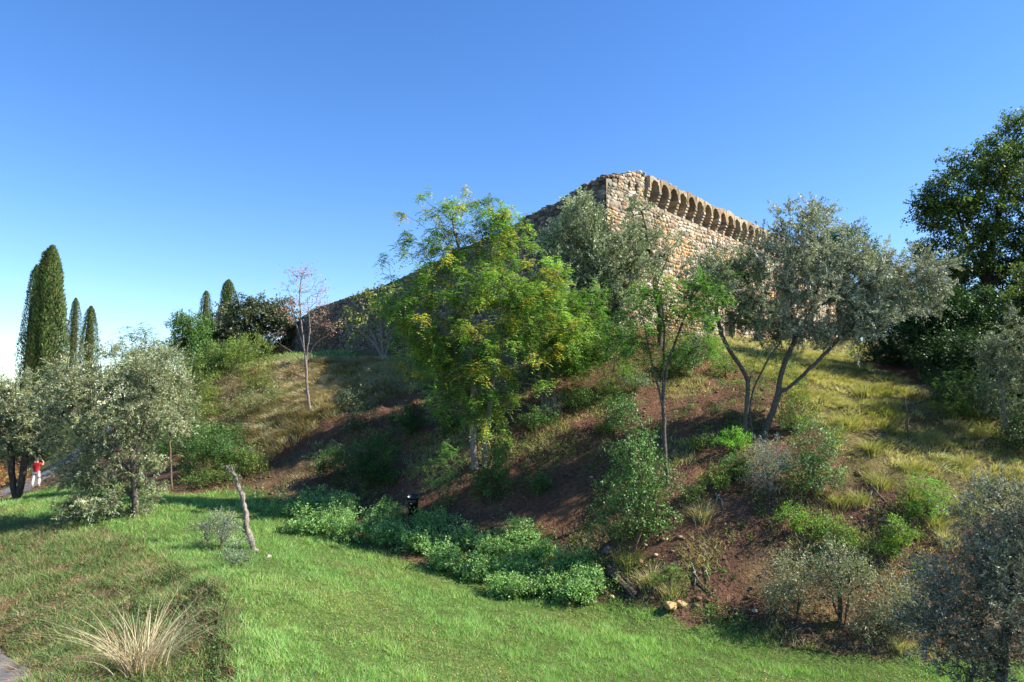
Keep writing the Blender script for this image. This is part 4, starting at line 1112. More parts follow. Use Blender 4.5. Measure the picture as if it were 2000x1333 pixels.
NETLAB = ['nettle clump at the far left end of the nettle bed', 'nettle clump at the shaded upper left edge of the bed', 'nettle clump in shade below the hollow bushes', 'nettle clump at the lower left edge by the lawn',
          'nettle clump at the lawn edge left of the sunlit nettles', 'nettle clump in shade left of the black pot', 'nettle clump at the lawn edge below the black pot', 'nettle clump catching sun at the left of the bright patch',
          'bright nettle clump at the lawn edge, left one', 'bright nettle clump bulging onto the lawn', 'nettle clump behind the bright front clumps', 'sunlit nettle clump in the middle of the bright patch',
          'nettle clump half shaded at the back right of the bed', 'sunlit nettle clump at the lawn edge, right one', 'nettle clump below the dark earth hollow at right', 'nettle clump at the right end by the fallen log',
          'nettle clump right below the black pot', 'nettle clump beside the black pot on its right', 'lowest nettle clump spilling onto the lawn', 'nettle clump at the lawn edge left of the log', 'shaded nettle clump at the upper right of the bed', 'shaded nettle clump in the middle of the left part']
for k, (x, y) in enumerate(NET):
    plant('nettle_clump', NETLAB[k], 'nettles', (x, y + 28), [(x, y, 38, 24), (x - 15, y + 10, 26, 16), (x + 18, y + 8, 26, 16)], NETTLE, 60, 50, .26, .085, .06, 'broad', M_LEAF, M_BARK_B,
          base_r=.012, tip_r=.004, seed=200 + k, quad=False, group='nettle bed along the lawn edge', trunk_name='stems', sides=4)

# ------------------------------------------------------------------ tussocks and grass
def blades(Pb, h, w, lean, rs_, segs=1, curve=.6):
    """Pb base points, h heights, lean (n,3) horizontal drift per height"""
    n = len(Pb)
    a = rs_.uniform(0, 2 * math.pi, n)
    S = np.stack([np.cos(a), np.sin(a), np.zeros(n)], -1) * (w * .5)[:, None]
    if segs == 1:
        tip = Pb + UPV * h[:, None] + lean * h[:, None]
        V = np.stack([Pb + S, Pb - S, tip], 1).reshape(-1, 3)
        return V, np.arange(n * 3).reshape(-1, 3), 3
    rows = []
    for s in range(segs + 1):
        u = s / segs
        c_ = Pb + UPV * (h * (u - curve * .5 * u * u))[:, None] + lean * (h * u ** 1.6)[:, None]
        ww = (1 - u) * .9 + .1
        rows += [c_ + S * ww, c_ - S * ww]
    V = np.stack(rows, 1)
    k = 2 * (segs + 1)
    b = (np.arange(n) * k)[:, None, None]
    Q = np.array([[2 * s, 2 * s + 1, 2 * s + 3, 2 * s + 2] for s in range(segs)])[None]
    return V.reshape(-1, 3), (b + Q).reshape(-1, 4), k
def tussock(label, px, py, r_px, h_px, pal, n, seed, segs=3, w=.012, name='grass_tussock', group='grass tussocks on the right-hand slope', spread=.8):
    rs_ = np.random.RandomState(seed)
    b = hit(px, py)
    r, h = r_px * b[1] / F, h_px * b[1] / F
    q = rs_.normal(size=(n, 2)) * r * .22
    Pb = np.stack([b[0] + q[:, 0], b[1] + q[:, 1], np.zeros(n)], -1)
    Pb[:, 2] = ground(Pb[:, 0], Pb[:, 1]) - .03
    out = np.concatenate([unit(q + rs_.normal(size=(n, 2)) * r * .12), np.zeros((n, 1))], -1)
    hh = h * rs_.uniform(.55, 1.15, n)
    V, Q, k = blades(Pb, hh, np.full(n, w), out * (spread * rs_.uniform(.2, 1.3, n) * r / h)[:, None], rs_, segs)
    root = empty(name, b); tag(root, label, 'grass', group)
    mesh_np('blades', V, Q, M_DRY if pal is STRAW else M_GRASS, np.repeat(palette(n, pal, rs_, .15), k, axis=0), root, b)
    rr, q2 = tube([b - [0, 0, .05], b + [0, 0, .04]], [r * .28, r * .2], 7)
    mesh_np('root_crown', rr, q2, M_BARK_B, None, root, b, True)
STRAW = [(.55, .47, .28, 4), (.65, .57, .36, 3), (.4, .32, .17, 2)]
TUSS = [(.31, .31, .08, 4), (.42, .38, .14, 3), (.21, .23, .06, 2), (.48, .39, .2, 2.2)]
DRYG = [(.62, .51, .27, 4), (.7, .6, .35, 3), (.36, .31, .13, 2.5), (.22, .24, .08, 1.5)]
root = tussock('large bleached tussock of dry stems in the lower left foreground', 272, 1322, 95, 150, STRAW, 330, 401, 6, .021, 'dry_tussock', None, 1.5)
TL = [(1680, 985, 'round yellow-green tussock above bare earth at lower right'), (1640, 985, 'tussock at the left of the round yellow-green one'), (1830, 1030, 'tussock just below the vivid green young locust'), (1880, 1000, 'tussock right of the vivid green young locust'), (1700, 880, 'pale tussock in the middle of the right slope'),
      (1650, 830, 'tussock near the upper left of the right slope'), (1740, 800, 'tussock left of the thin wooden stake'), (1820, 870, 'tussock right of the thin wooden stake'), (1880, 910, 'tussock in the lower right of the grassy slope'), (1720, 950, 'tussock above the exposed roots'), (1600, 720, 'tussock near the crest behind the leaning trunk'),
      (1690, 770, 'tussock below the shaded earth near the wall end'), (1930, 950, 'tussock near the right picture edge'), (1780, 920, 'tussock between the stake and the vivid green locust'), (1540, 700, 'tussock at the crest left of the wide olive trunk'), (1230, 1105, 'straw-tipped tussock beside the fallen log'), (1310, 1165, 'drooping tussock above the yellow rock'),
      (1270, 1140, 'tussock between fallen log and yellow rock'), (1850, 1060, 'tussock at the edge of the near olive'), (1370, 1010, 'pale tussock on the bare earth right of the sapling'), (1760, 1270, 'dry grass tuft at the lawn edge left of the near olive')]
for k, (x, y, lb) in enumerate(TL):
    tussock(lb, x, y, 34 + (k * 7) % 14, 34, TUSS if k < 16 else DRYG, 320, 410 + k, 3, .016)

def scatter(poly, n, rs_, dens=None):
    pl = np.array(poly)
    lo, hi = pl.min(0), pl.max(0)
    out = []
    got = 0
    while got < n:
        q = rs_.uniform(lo, hi, (n, 2))
        q = q[inpoly(q[:, 0], q[:, 1], poly)]
        if dens is not None: q = q[rs_.rand(len(q)) < dens(q[:, 0], q[:, 1])]
        out.append(q); got += len(q)
    return np.concatenate(out)[:n]
rs_ = np.random.RandomState(77)
def in_road(x, y):
    d = np.min(np.hypot(x[:, None] - rc[None, :, 0], y[:, None] - rc[None, :, 1]), axis=1)
    return d < 1.55
def dl(x, y): return np.clip((17.0 / np.maximum(y, 10)) ** 1.6, .12, 1) * (~in_road(x, y)) * np.where(y < 13.2, .25, 1)
q = scatter(Z_LAWN, 230000, rs_, dl)
q = q + rs_.normal(size=q.shape) * np.clip(.55 + .9 * fbm(q[:, 0], q[:, 1], .8, 2, 60), .05, 1.3)[:, None] * np.array([1, .8])
q = q[~in_road(q[:, 0], q[:, 1])]
n = len(q)
Pb = np.stack([q[:, 0], q[:, 1], ground(q[:, 0], q[:, 1]) - .015], -1)
tuft = fbm(q[:, 0], q[:, 1], 1.1, 3, 61)
fine = fbm(q[:, 0], q[:, 1], 4.5, 2, 66)
hh = (.085 + .1 * np.clip(tuft, -.6, 1) + .07 * fine) * rs_.uniform(.5, 1.5, n) * (1 + .012 * np.maximum(q[:, 1] - 16, 0))
ln = rs_.normal(size=(n, 3)) * .55; ln[:, 2] = 0
V, Fc, k = blades(Pb, np.maximum(hh, .03), .016 * (1 + .045 * np.maximum(q[:, 1] - 16, 0)), ln, rs_)
GR = [(.22, .38, .10, 5), (.28, .45, .125, 4), (.12, .25, .07, 2.5), (.46, .42, .2, 1.2)]
colr = palette(n, GR, rs_, .14)
dry = np.clip(fbm(q[:, 0], q[:, 1], .5, 3, 63) * 1.8 - .35, 0, 1)[:, None] * (rs_.rand(n, 1) < .7)
colr = colr * (1 - .65 * dry) + np.array([.32, .28, .1]) * .65 * dry
colr = colr * (1 + .38 * tuft[:, None] + .35 * fine[:, None]) * (1 + .25 * fbm(q[:, 0], q[:, 1], .25, 2, 67))[:, None]
tag(mesh_np('lawn_grass', V, Fc, M_GRASS, np.repeat(np.clip(colr, .01, .6), k, axis=0)), 'short bright green grass of the lawn', 'grass', kind='stuff')
# weeds on the left bank
q = scatter(Z_BANK, 42000, rs_, lambda x, y: np.clip((17.0 / np.maximum(y, 10)) ** 1.5, .1, 1) * (~in_road(x, y)) * np.clip(.75 + 1.3 * fbm(x, y, .9, 3, 71), .08, 1))
q = q + rs_.normal(size=q.shape) * .5
q = q[~in_road(q[:, 0], q[:, 1])]
n = len(q)
Pb = np.stack([q[:, 0], q[:, 1], ground(q[:, 0], q[:, 1]) - .015], -1)
ln = rs_.normal(size=(n, 3)) * .8; ln[:, 2] = 0
V, Fc, k = blades(Pb, rs_.uniform(.05, .26, n) * (1 + .8 * fbm(q[:, 0], q[:, 1], 1.5, 2, 75)), np.full(n, .024), ln, rs_)
colr = palette(n, [(.16, .28, .08, 5), (.22, .33, .1, 4), (.38, .32, .17, 2), (.34, .21, .12, 2), (.11, .19, .05, 1)], rs_, .2)
tag(mesh_np('bank_weeds', V, Fc, M_GRASS, np.repeat(colr, k, axis=0)), 'weedy brown and green growth on the left bank', 'weeds', kind='stuff')
# low leafy weeds on the bank
q = scatter(Z_BANK, 26000, rs_, lambda x, y: np.clip((17.0 / np.maximum(y, 10)) ** 1.5, .1, 1) * (~in_road(x, y)) * np.clip(.3 + 2.0 * fbm(x, y, 1.3, 3, 72), .02, 1))
n = len(q)
Pb = np.stack([q[:, 0], q[:, 1], ground(q[:, 0], q[:, 1]) + rs_.uniform(0, .16, n)], -1)
V, Fc, k = mk_leaf(Pb, unit(rnd(n, rs_) + [0, 0, .2]), unit(rnd(n, rs_) + UPV), .075 * rs_.uniform(.6, 1.3, n), np.full(n, .04), False)
colr = palette(n, [(.10, .17, .05, 4), (.14, .22, .07, 3), (.2, .14, .07, 1.2)], rs_, .2)
tag(mesh_np('bank_leafy_weeds', V, Fc, M_LEAF, np.repeat(colr, k, axis=0)), 'low leafy weeds covering the left bank', 'weeds', kind='stuff')
# long laid-over dry grass on the left slope
def tufts(poly, nc, per, r, rs_, dens=None):
    c_ = scatter(poly, nc, rs_, dens)
    own = np.repeat(np.arange(nc), per)
    off = rs_.normal(size=(nc * per, 2)) * r * np.repeat(rs_.uniform(.5, 1.4, nc), per)[:, None]
    q = c_[own] + off
    keep = inpoly(q[:, 0], q[:, 1], poly) | (rs_.rand(len(q)) < .6)
    return q[keep], off[keep] / r, own[keep]
q, off, own = tufts(Z_DRY, 1300, 40, .16, rs_)
n = len(q)
Pb = np.stack([q[:, 0], q[:, 1], ground(q[:, 0], q[:, 1]) - .02], -1)
ph = fbm(q[:, 0], q[:, 1], .5, 3, 81)
ln = np.stack([-.7 + 1.4 * ph + .4 * off[:, 0] + .25 * rs_.normal(size=n), -.9 + .4 * off[:, 1] + .25 * rs_.normal(size=n), np.zeros(n)], -1)
V, Fc, k = blades(Pb, rs_.uniform(.3, .8, n) * (1 + .4 * ph), np.full(n, .042), ln, rs_, 2, 1.2)
colr = palette(1300, DRYG, rs_, .2)[own] * (1 + .15 * rs_.normal(size=(n, 1))) * (1 + .3 * fbm(q[:, 0], q[:, 1], .9, 2, 82))[:, None]
tag(mesh_np('dry_slope_grass', V, Fc, M_DRY, np.repeat(np.clip(colr, .02, .7), k, axis=0)), 'long straw-coloured grass hanging down the left slope', 'grass', kind='stuff')
# terrace strip of green grass below the wall
q = scatter(Z_TERR, 5000, rs_)
n = len(q)
Pb = np.stack([q[:, 0], q[:, 1], ground(q[:, 0], q[:, 1]) - .02], -1)
ln = rs_.normal(size=(n, 3)) * .5; ln[:, 2] = 0
V, Fc, k = blades(Pb, rs_.uniform(.15, .35, n), np.full(n, .07), ln, rs_)
tag(mesh_np('terrace_grass', V, Fc, M_GRASS, np.repeat(palette(n, GR, rs_, .15), k, axis=0)), 'strip of green grass at the foot of the left wall', 'grass', kind='stuff')
# right slope grass
q, off, own = tufts(Z_RIGHT, 1500, 44, .13, rs_, lambda x, y: np.clip(.6 + 1.6 * fbm(x, y, .7, 3, 91), .04, 1))
n = len(q)
Pb = np.stack([q[:, 0], q[:, 1], ground(q[:, 0], q[:, 1]) - .02], -1)
ph = fbm(q[:, 0], q[:, 1], .6, 3, 92)
ln = np.stack([.1 + .5 * ph + .55 * off[:, 0] + .25 * rs_.normal(size=n), -.4 + .55 * off[:, 1] + .25 * rs_.normal(size=n), np.zeros(n)], -1)
V, Fc, k = blades(Pb, rs_.uniform(.12, .42, n) * (1 + .7 * ph), np.full(n, .027), ln, rs_, 2, .9)
gmix = np.clip(.5 + 1.6 * fbm(q[:, 0], q[:, 1], .45, 3, 93), 0, 1)[:, None]
colr = (palette(1500, TUSS, rs_, .2)[own] * gmix + palette(1500, DRYG, rs_, .2)[own] * (1 - gmix)) * (1 + .15 * rs_.normal(size=(n, 1)))
tag(mesh_np('slope_grass', V, Fc, M_GRASS, np.repeat(np.clip(colr, .02, .7), k, axis=0)), 'yellow-green rough grass covering the right slope', 'grass', kind='stuff')
# leaf litter, twigs and sparse sprigs on bare earth
Z_EARTH = zone([(480, 950), (600, 850), (700, 800), (860, 740), (1000, 715), (1130, 690), (1380, 674), (1530, 690), (1640, 960), (1850, 1010), (1990, 1010), (2000, 1290), (1760, 1300), (1560, 1270), (1400, 1230), (1200, 1180), (900, 1110), (650, 1030)])
q = scatter(Z_EARTH, 50000, rs_, lambda x, y: np.clip(.45 + 1.2 * fbm(x, y, .7, 3, 95), .1, 1))
n = len(q)
Pb = np.stack([q[:, 0], q[:, 1], ground(q[:, 0], q[:, 1]) + rs_.uniform(.005, .03, n)], -1)
V, Fc, k = mk_leaf(Pb, unit(rnd(n, rs_) * [1, 1, .25]), unit(rnd(n, rs_) * .6 + UPV), .07 * rs_.uniform(.5, 1.4, n), np.full(n, .03), False)
tag(mesh_np('leaf_litter', V, Fc, M_DRY, np.repeat(palette(n, [(.26, .15, .09, 4), (.34, .23, .15, 2), (.15, .08, .045, 4), (.4, .3, .2, .8)], rs_, .2), k, axis=0)), 'brown fallen leaves strewn over the bare slope', 'leaf litter', kind='stuff')
q = scatter(Z_EARTH, 26000, rs_, lambda x, y: np.clip(-.15 + 1.6 * fbm(x, y, .5, 3, 97), .0, 1))
n = len(q)
Pb = np.stack([q[:, 0], q[:, 1], ground(q[:, 0], q[:, 1]) - .01], -1)
ln = rs_.normal(size=(n, 3)) * .8; ln[:, 2] = 0
V, Fc, k = blades(Pb, rs_.uniform(.06, .26, n), np.full(n, .024), ln, rs_)
tag(mesh_np('sparse_slope_grass', V, Fc, M_GRASS, np.repeat(palette(n, DRYG + [(.13, .18, .05, 4)], rs_, .2), k, axis=0)), 'sparse grass and sprigs on the bare earth slope', 'grass', kind='stuff')
q = scatter(Z_EARTH, 900, rs_)
ac = Acc()
for x, y in q:
    z = float(ground(x, y)); a = rs_.uniform(0, 6.28); l = rs_.uniform(.15, .55)
    d = np.array([math.cos(a), math.sin(a)]) * l / 2
    m = np.array([x, y, z + .05])
    p0 = np.array([x - d[0], y - d[1], float(ground(x - d[0], y - d[1])) + .02]); p1 = np.array([x + d[0], y + d[1], float(ground(x + d[0], y + d[1])) + .02])
    v, f = tube([p0, m + rs_.normal(size=3) * .03, p1], [.009, .008, .004], 3)
    ac.add(v, f)
tag(mesh_np('fallen_twigs', *ac.get(), M_BARK_P), 'small fallen twigs scattered over the bare slope', 'twigs', kind='stuff')
# small leafy seedlings all over the slope
q, off, own = tufts(Z_EARTH, 1700, 34, .14, rs_, lambda x, y: np.clip(.25 + 1.5 * fbm(x, y, .45, 3, 99), .03, 1))
n = len(q)
Pb = np.stack([q[:, 0], q[:, 1], ground(q[:, 0], q[:, 1]) + rs_.uniform(0, .3, n) * (rs_.uniform(.3, 1.2, 1700) ** 2 * 1.6)[own]], -1)
V, Fc, k = mk_leaf(Pb, unit(rnd(n, rs_) + UPV * .3), unit(rnd(n, rs_) + UPV), .08 * rs_.uniform(.6, 1.4, n), np.full(n, .045), False)
colr = palette(1700, LAUREL + YG + DKG, rs_, .2)[own] * 1.4 * (1 + .15 * rs_.normal(size=(n, 1)))
tag(mesh_np('slope_seedlings', V, Fc, M_LEAF, np.repeat(np.clip(colr, .01, .6), k, axis=0)), 'small leafy seedlings dotted over the earth slope', 'weeds', kind='stuff')
# fallen leaves and clover on the lawn
q = scatter(Z_LAWN, 9000, rs_, lambda x, y: np.clip(.2 + 1.8 * fbm(x, y, .5, 3, 63), .02, 1) * (~in_road(x, y)))
n = len(q)
Pb = np.stack([q[:, 0], q[:, 1], ground(q[:, 0], q[:, 1]) + rs_.uniform(.03, .08, n)], -1)
V, Fc, k = mk_leaf(Pb, unit(rnd(n, rs_) * [1, 1, .3]), unit(rnd(n, rs_) * .5 + UPV), .05 * rs_.uniform(.6, 1.3, n), np.full(n, .028), True)
tag(mesh_np('lawn_leaf_litter', V, Fc, M_DRY, np.repeat(palette(n, [(.42, .32, .14, 3), (.36, .22, .1, 2), (.5, .42, .25, 1)], rs_, .15), k, axis=0)), 'yellowed fallen leaves lying in the lawn', 'leaf litter', kind='stuff')
# tufts of brown dead growth on the left bank
q, off, own = tufts(Z_BANK, 620, 56, .14, rs_, lambda x, y: np.clip((17.0 / np.maximum(y, 10)) ** 1.2, .1, 1) * (~in_road(x, y)) * np.clip(.4 + 1.6 * fbm(x, y, .6, 3, 73), .02, 1))
n = len(q)
Pb = np.stack([q[:, 0], q[:, 1], ground(q[:, 0], q[:, 1]) - .02], -1)
ln = np.concatenate([off * .7 + .3 * rs_.normal(size=(n, 2)), np.zeros((n, 1))], -1)
V, Fc, k = blades(Pb, rs_.uniform(.08, .34, n), np.full(n, .02), ln, rs_, 2, .9)
colr = palette(620, [(.33, .19, .11, 4), (.4, .27, .16, 4), (.46, .39, .21, 2), (.15, .26, .07, 3), (.2, .3, .09, 3)], rs_, .2)[own] * (1 + .15 * rs_.normal(size=(n, 1)))
tag(mesh_np('bank_dead_growth', V, Fc, M_DRY, np.repeat(np.clip(colr, .02, .7), k, axis=0)), 'brown dead tufts among green weeds on the left bank', 'weeds', kind='stuff')
# rough grass on the terrace below the sunlit wall
poly = [tuple(O2 + UR * a + NR * b) for a, b in ((1, .3), (45, .3), (45, 9), (22, 8), (8, 6), (1, 4))]
q = scatter(poly, 14000, rs_, lambda x, y: np.clip(.5 + 1.2 * fbm(x, y, .5, 3, 131), .08, 1))
n = len(q)
Pb = np.stack([q[:, 0], q[:, 1], ground(q[:, 0], q[:, 1]) - .02], -1)
ln = rs_.normal(size=(n, 3)) * .7; ln[:, 2] = 0
V, Fc, k = blades(Pb, rs_.uniform(.1, .4, n), np.full(n, .05), ln, rs_)
tag(mesh_np('crest_grass', V, Fc, M_GRASS, np.repeat(palette(n, TUSS + DRYG, rs_, .2), k, axis=0)), 'yellowed rough grass along the foot of the sunlit wall', 'grass', kind='stuff')
# clods and pebbles on the bare slope
q = scatter(Z_EARTH, 1500, rs_, lambda x, y: np.clip(.3 + 1.5 * fbm(x, y, .6, 3, 137), .03, 1))
cv, cf, cc, nn = [], [], [], 0
gz_ = ground(q[:, 0], q[:, 1])
for (x, y), z in zip(q, gz_):
    r = .02 + .09 * rs_.rand() ** 3
    vv, f = blob_rock(np.array([x, y, z + r * .2]), (r * 1.3, r, r), rs_, .7)
    cv.append(vv); cf.append(f + nn); nn += len(vv)
    cc.append(np.tile(palette(1, [(.16, .085, .05, 4), (.24, .15, .09, 2), (.35, .27, .18, .8)], rs_, .2, .02)[0], (len(vv), 1)))
tag(mesh_np('earth_clods', np.concatenate(cv), np.concatenate(cf), M_STONE, np.concatenate(cc)), 'clods and pebbles lying on the bare slope', 'clods', kind='stuff')
#@@OBJ
# ------------------------------------------------------------------ small things
def rock(name, label, px, py, size, pal, seed, group=None, squash=.75, parts=1):
    rs_ = np.random.RandomState(seed)
    b = hit(px, py)
    root = empty(name, b); tag(root, label, 'rock', group)
    for k in range(parts):
        o = b + np.array([(k - (parts - 1) / 2) * size * 1.15, k * .12, size * .28])
        v, f = blob_rock(o, (size * rs_.uniform(.8, 1.1), size * .8, size), rs_, squash, 3)
        v = o + (v - o) * (1 + .0 * v[:, :1])
        mesh_np('block', v, f, M_STONE, np.tile(palette(1, pal, rs_, .08, .02)[0], (len(v), 1)), root, b)
rock('boulder', 'cracked ochre-yellow boulder where the bare slope meets the lawn', 1320, 1192, .30, [(.42, .28, .13, 1)], 501, parts=2, squash=.55)
rock('boulder', 'grey-brown boulder in the earth hollow right of the nettles', 1187, 1082, .27, [(.2, .16, .13, 1)], 502)
rock('boulder', 'pale bleached stone on the lawn right of the broken trunk', 524, 1090, .15, [(.45, .4, .34, 1)], 503, squash=.6)
rock('boulder', 'small tan stone at the end of the nettle bed beside the log', 1196, 1172, .1, [(.48, .38, .25, 1)], 504)

# fallen log
b = hit(1215, 1150)
root = empty('fallen_log', b); tag(root, 'dark split log lying in the hollow at the right end of the nettles', 'log')
for k, (o, r) in enumerate((((0, 0, 0), .12), ((.1, .18, .12), .09), ((-.1, -.15, -.04), .07))):
    p0, p1 = hit(1188, 1118), hit(1242, 1168)
    p0 = p0 + np.array(o) + [0, 0, .08]; p1 = p1 + np.array(o) * .6 + [0, 0, .02]
    pts = [p0 + (p1 - p0) * s + np.array([0, 0, .03 * math.sin(9 * s + k)]) for s in np.linspace(0, 1, 7)]
    v, q = tube(pts, [r * .8, r, r * 1.05, r, r * .95, r, r * .7], 8)
    mesh_np('bark_slab', v, q, M_BARK_D if k else M_BARK_B, None, root, b, True)

# thin wooden stake on the right slope
b = hit(1773, 848)
root = empty('stake', b); tag(root, 'thin crooked wooden stake standing in the rough grass', 'stake')
s = b[1] / F
pts = [b + np.array([dx * s, 0, dz_ * s]) for dx, dz_ in ((0, -3), (0, 14), (3, 32), (1, 45), (-2, 58), (-2, 70))]
v, q = tube(pts, [.035, .034, .034, .03, .03, .026], 6)
mesh_np('post', v, q, M_BARK_B, None, root, b, True)
v, q = tube([pts[2], pts[2] + np.array([.1, -.02, .1])], [.016, .008], 4)
mesh_np('snag', v, q, M_BARK_B, None, root, b, True)

# exposed roots
def roots(label, paths, r, seed):
    rs_ = np.random.RandomState(seed)
    b = hit(*paths[0][0])
    root = empty('exposed_root', b); tag(root, label, 'root')
    for pl in paths:
        pts = [hit(*p) + np.array([0, 0, .05]) for p in pl]
        pts = resample(pts, .15)
        pts = pts + rs_.normal(size=pts.shape) * .015
        v, q = tube(pts, np.linspace(r, r * .35, len(pts)), 5)
        mesh_np('root_strand', v, q, M_BARK_P, None, root, b, True)
roots('pale exposed roots below the thin sapling trunk', [[(1345, 972), (1358, 995), (1372, 1018)], [(1350, 975), (1366, 985), (1385, 992)]], .05, 511)
roots('pale root stub left of the silver-grey bush', [[(1398, 968), (1408, 985), (1414, 1002)], [(1402, 972), (1396, 990)]], .05, 512)
roots('long grey roots on the earth below the right-hand tussocks', [[(1672, 925), (1700, 952), (1722, 975), (1735, 988)], [(1690, 940), (1725, 945)], [(1705, 958), (1698, 980)]], .045, 513)
roots('grey roots trailing down to the lawn right of the yellow boulder', [[(1352, 1112), (1362, 1140), (1392, 1165)], [(1360, 1130), (1356, 1150)], [(1375, 1110), (1385, 1140)]], .035, 514)

# broken trunk with regrowth
b = hit(497, 1076)
root = empty('broken_trunk', b); tag(root, 'broken bleached tree trunk leaning left with tufts of regrowth on the lawn', 'trunk')
Yb = b[1]
def Pq(px, py, dy=0.0): return P(px, py, Yb + dy)
rs_ = np.random.RandomState(521)
M_BLEACH = plain_mat('bleached_wood', (0.27, 0.22, 0.18), .9, 9, .35, 1.5, .9, 30, .02)
pts = resample([b - [0, 0, .1], Pq(490, 1052), Pq(480, 1028), Pq(482, 1008), Pq(476, 985), Pq(473, 965), Pq(463, 948), Pq(459, 930), Pq(452, 920)], .08)
rr = np.interp(np.linspace(0, 1, len(pts)), [0, .1, .35, .55, .8, 1], [.15, .105, .09, .075, .06, .045]) * (1 + .16 * rs_.normal(size=len(pts)))
v, q = tube(pts, rr, 9)
v = v + rs_.normal(size=v.shape) * .014
mesh_np('trunk', v, q, M_BLEACH, None, root, b, True)
for pl, r in (([(453, 926), (447, 914), (441, 910)], .04), ([(455, 928), (453, 915), (452, 908)], .035), ([(481, 1015), (474, 1014), (470, 1010), (462, 1011), (440, 1018)], .03), ([(480, 1042), (468, 1032), (452, 1031), (438, 1036)], .03),
              ([(484, 1040), (472, 1052), (462, 1066)], .025), ([(470, 966), (474, 956), (475, 948)], .022), ([(462, 944), (468, 934), (470, 928)], .02)):
    pts = resample([Pq(*p) for p in pl], .06)
    v, q = tube(pts, np.linspace(r, r * .5, len(pts)), 6)
    mesh_np('broken_branch', v, q, M_BLEACH, None, root, b, True)
C = []
for (x, y, n_) in ((446, 918, 5), (455, 925, 6), (462, 935, 8), (468, 945, 5), (475, 965, 3), (450, 930, 5)):
    for k in range(n_): C.append(Pq(x + rs_.normal() * 4, y + rs_.normal() * 4, rs_.normal() * .1))
C = np.array(C)
V, Fc, k, own = gen_leaves('twig', C, np.tile(UPV * 1.0, (len(C), 1)), 16, .1, .06, .022, rs_, True, 1.2)
mesh_np('shoots', V, Fc, M_OLIVE, np.repeat(palette(len(Fc), OLIVE_L, rs_), k, axis=0), root, b)
shrub('spiky grey-green bush at the foot of the broken trunk', (428, 1075), [(405, 1035, 26, 22), (430, 1025, 32, 22), (450, 1040, 28, 22), (415, 1055, 35, 18), (465, 1065, 30, 15)], GREY + OLIVE, 62, 96, .24, .055, .024, 'twig', M_OLIVE, seed=522, up=1.3)
shrub('low grey sprigs on the lawn below the broken trunk', (470, 1105), [(470, 1090, 32, 12), (445, 1085, 20, 10)], GREY + LAUREL, 40, 56, .14, .045, .018, 'twig', M_OLIVE, seed=523, up=.6)

# black tub among the nettles
b = hit(806, 1002)
root = empty('plant_tub', b); tag(root, 'black plastic tub standing at the top edge of the nettles', 'tub')
M_BLACK = plain_mat('black_plastic', (0.012, 0.011, 0.011), .35, 10, .8, 1.2, .1, 40, .003, .5)
M_TAPE = plain_mat('faded_strip', (0.2, 0.16, 0.15), .6)
s = b[1] / F
def lathe(prof, n=28, tilt=.22):
    a = np.arange(n) * 2 * math.pi / n
    V = np.array([[r * math.cos(t), r * math.sin(t), z] for r, z in prof for t in a])
    c_, s_ = math.cos(tilt), math.sin(tilt)
    V = V @ np.array([[1, 0, 0], [0, c_, s_], [0, -s_, c_]])
    m = len(prof)
    i = np.arange(m - 1)[:, None] * n; j = np.arange(n)[None, :]; j2 = (j + 1) % n
    return V + b, np.stack([i + j, i + j2, i + n + j2, i + n + j], -1).reshape(-1, 4)
v, q = lathe([(0.01, 0), (9 * s, 0), (11.5 * s, 20 * s), (13 * s, 33 * s), (12.4 * s, 33 * s), (10.8 * s, 20 * s), (8.4 * s, 1.2 * s), (.01, 1.2 * s)])
mesh_np('body', v, q, M_BLACK, None, root, b, True)
v, q = lathe([(13.1 * s, 30 * s), (15 * s, 30.3 * s), (15.2 * s, 33.6 * s), (14.6 * s, 34.6 * s), (12.2 * s, 34.2 * s), (12.1 * s, 33.2 * s), (13.1 * s, 30 * s)])
mesh_np('rim', v, q, M_BLACK, None, root, b, True)
hp = [b + np.array([-12.4 * s, -5 * s, 24 * s]), b + np.array([-13 * s, -9.4 * s, 15 * s]), b + np.array([-10 * s, -10 * s, 8 * s])]
v, q = tube(resample(hp, .05), np.full(len(resample(hp, .05)), 1.3 * s), 6)
mesh_np('handle', v, q, M_TAPE, None, root, b, True)

# small house far left behind the olives
hx, hy = P(52, 880, 84)[:2]
hz = float(ground(hx, hy)) - .3
root = empty('house', (hx, hy, hz)); tag(root, 'small pale plastered house glimpsed behind the olive at far left', 'house')
M_PLASTER = plain_mat('pale_plaster', (0.62, 0.52, 0.46), .9, 2, .85, 1.1, .2)
M_TILE = plain_mat('roof_tile', (0.36, 0.16, 0.09), .85, 6)
M_GLASS = plain_mat('window_glass', (0.03, 0.04, 0.05), .1, 3, .9, 1.1, .0)
M_SHUT = plain_mat('shutter_wood', (0.1, 0.13, 0.08), .7)
def hbox(name, x0, x1, y0, y1, z0, z1, mat, parent, top=None):
    o = np.array([hx, hy, hz])
    V = [(x, y, z) for x in (x0, x1) for y in (y0, y1) for z in (z0, z1)]
    fs = [(0, 1, 3, 2), (4, 6, 7, 5), (0, 4, 5, 1), (2, 3, 7, 6), (0, 2, 6, 4), (1, 5, 7, 3)]
    me = bpy.data.meshes.new(name); me.from_pydata(V, [], fs); me.update(); me.materials.append(mat)
    q = bpy.data.objects.new(name, me); q.parent = parent; COL.objects.link(q); return q
hbox('wall', -4, 3.2, 0, 6, -1, 2.6, M_PLASTER, root)
me = bpy.data.meshes.new('roof')
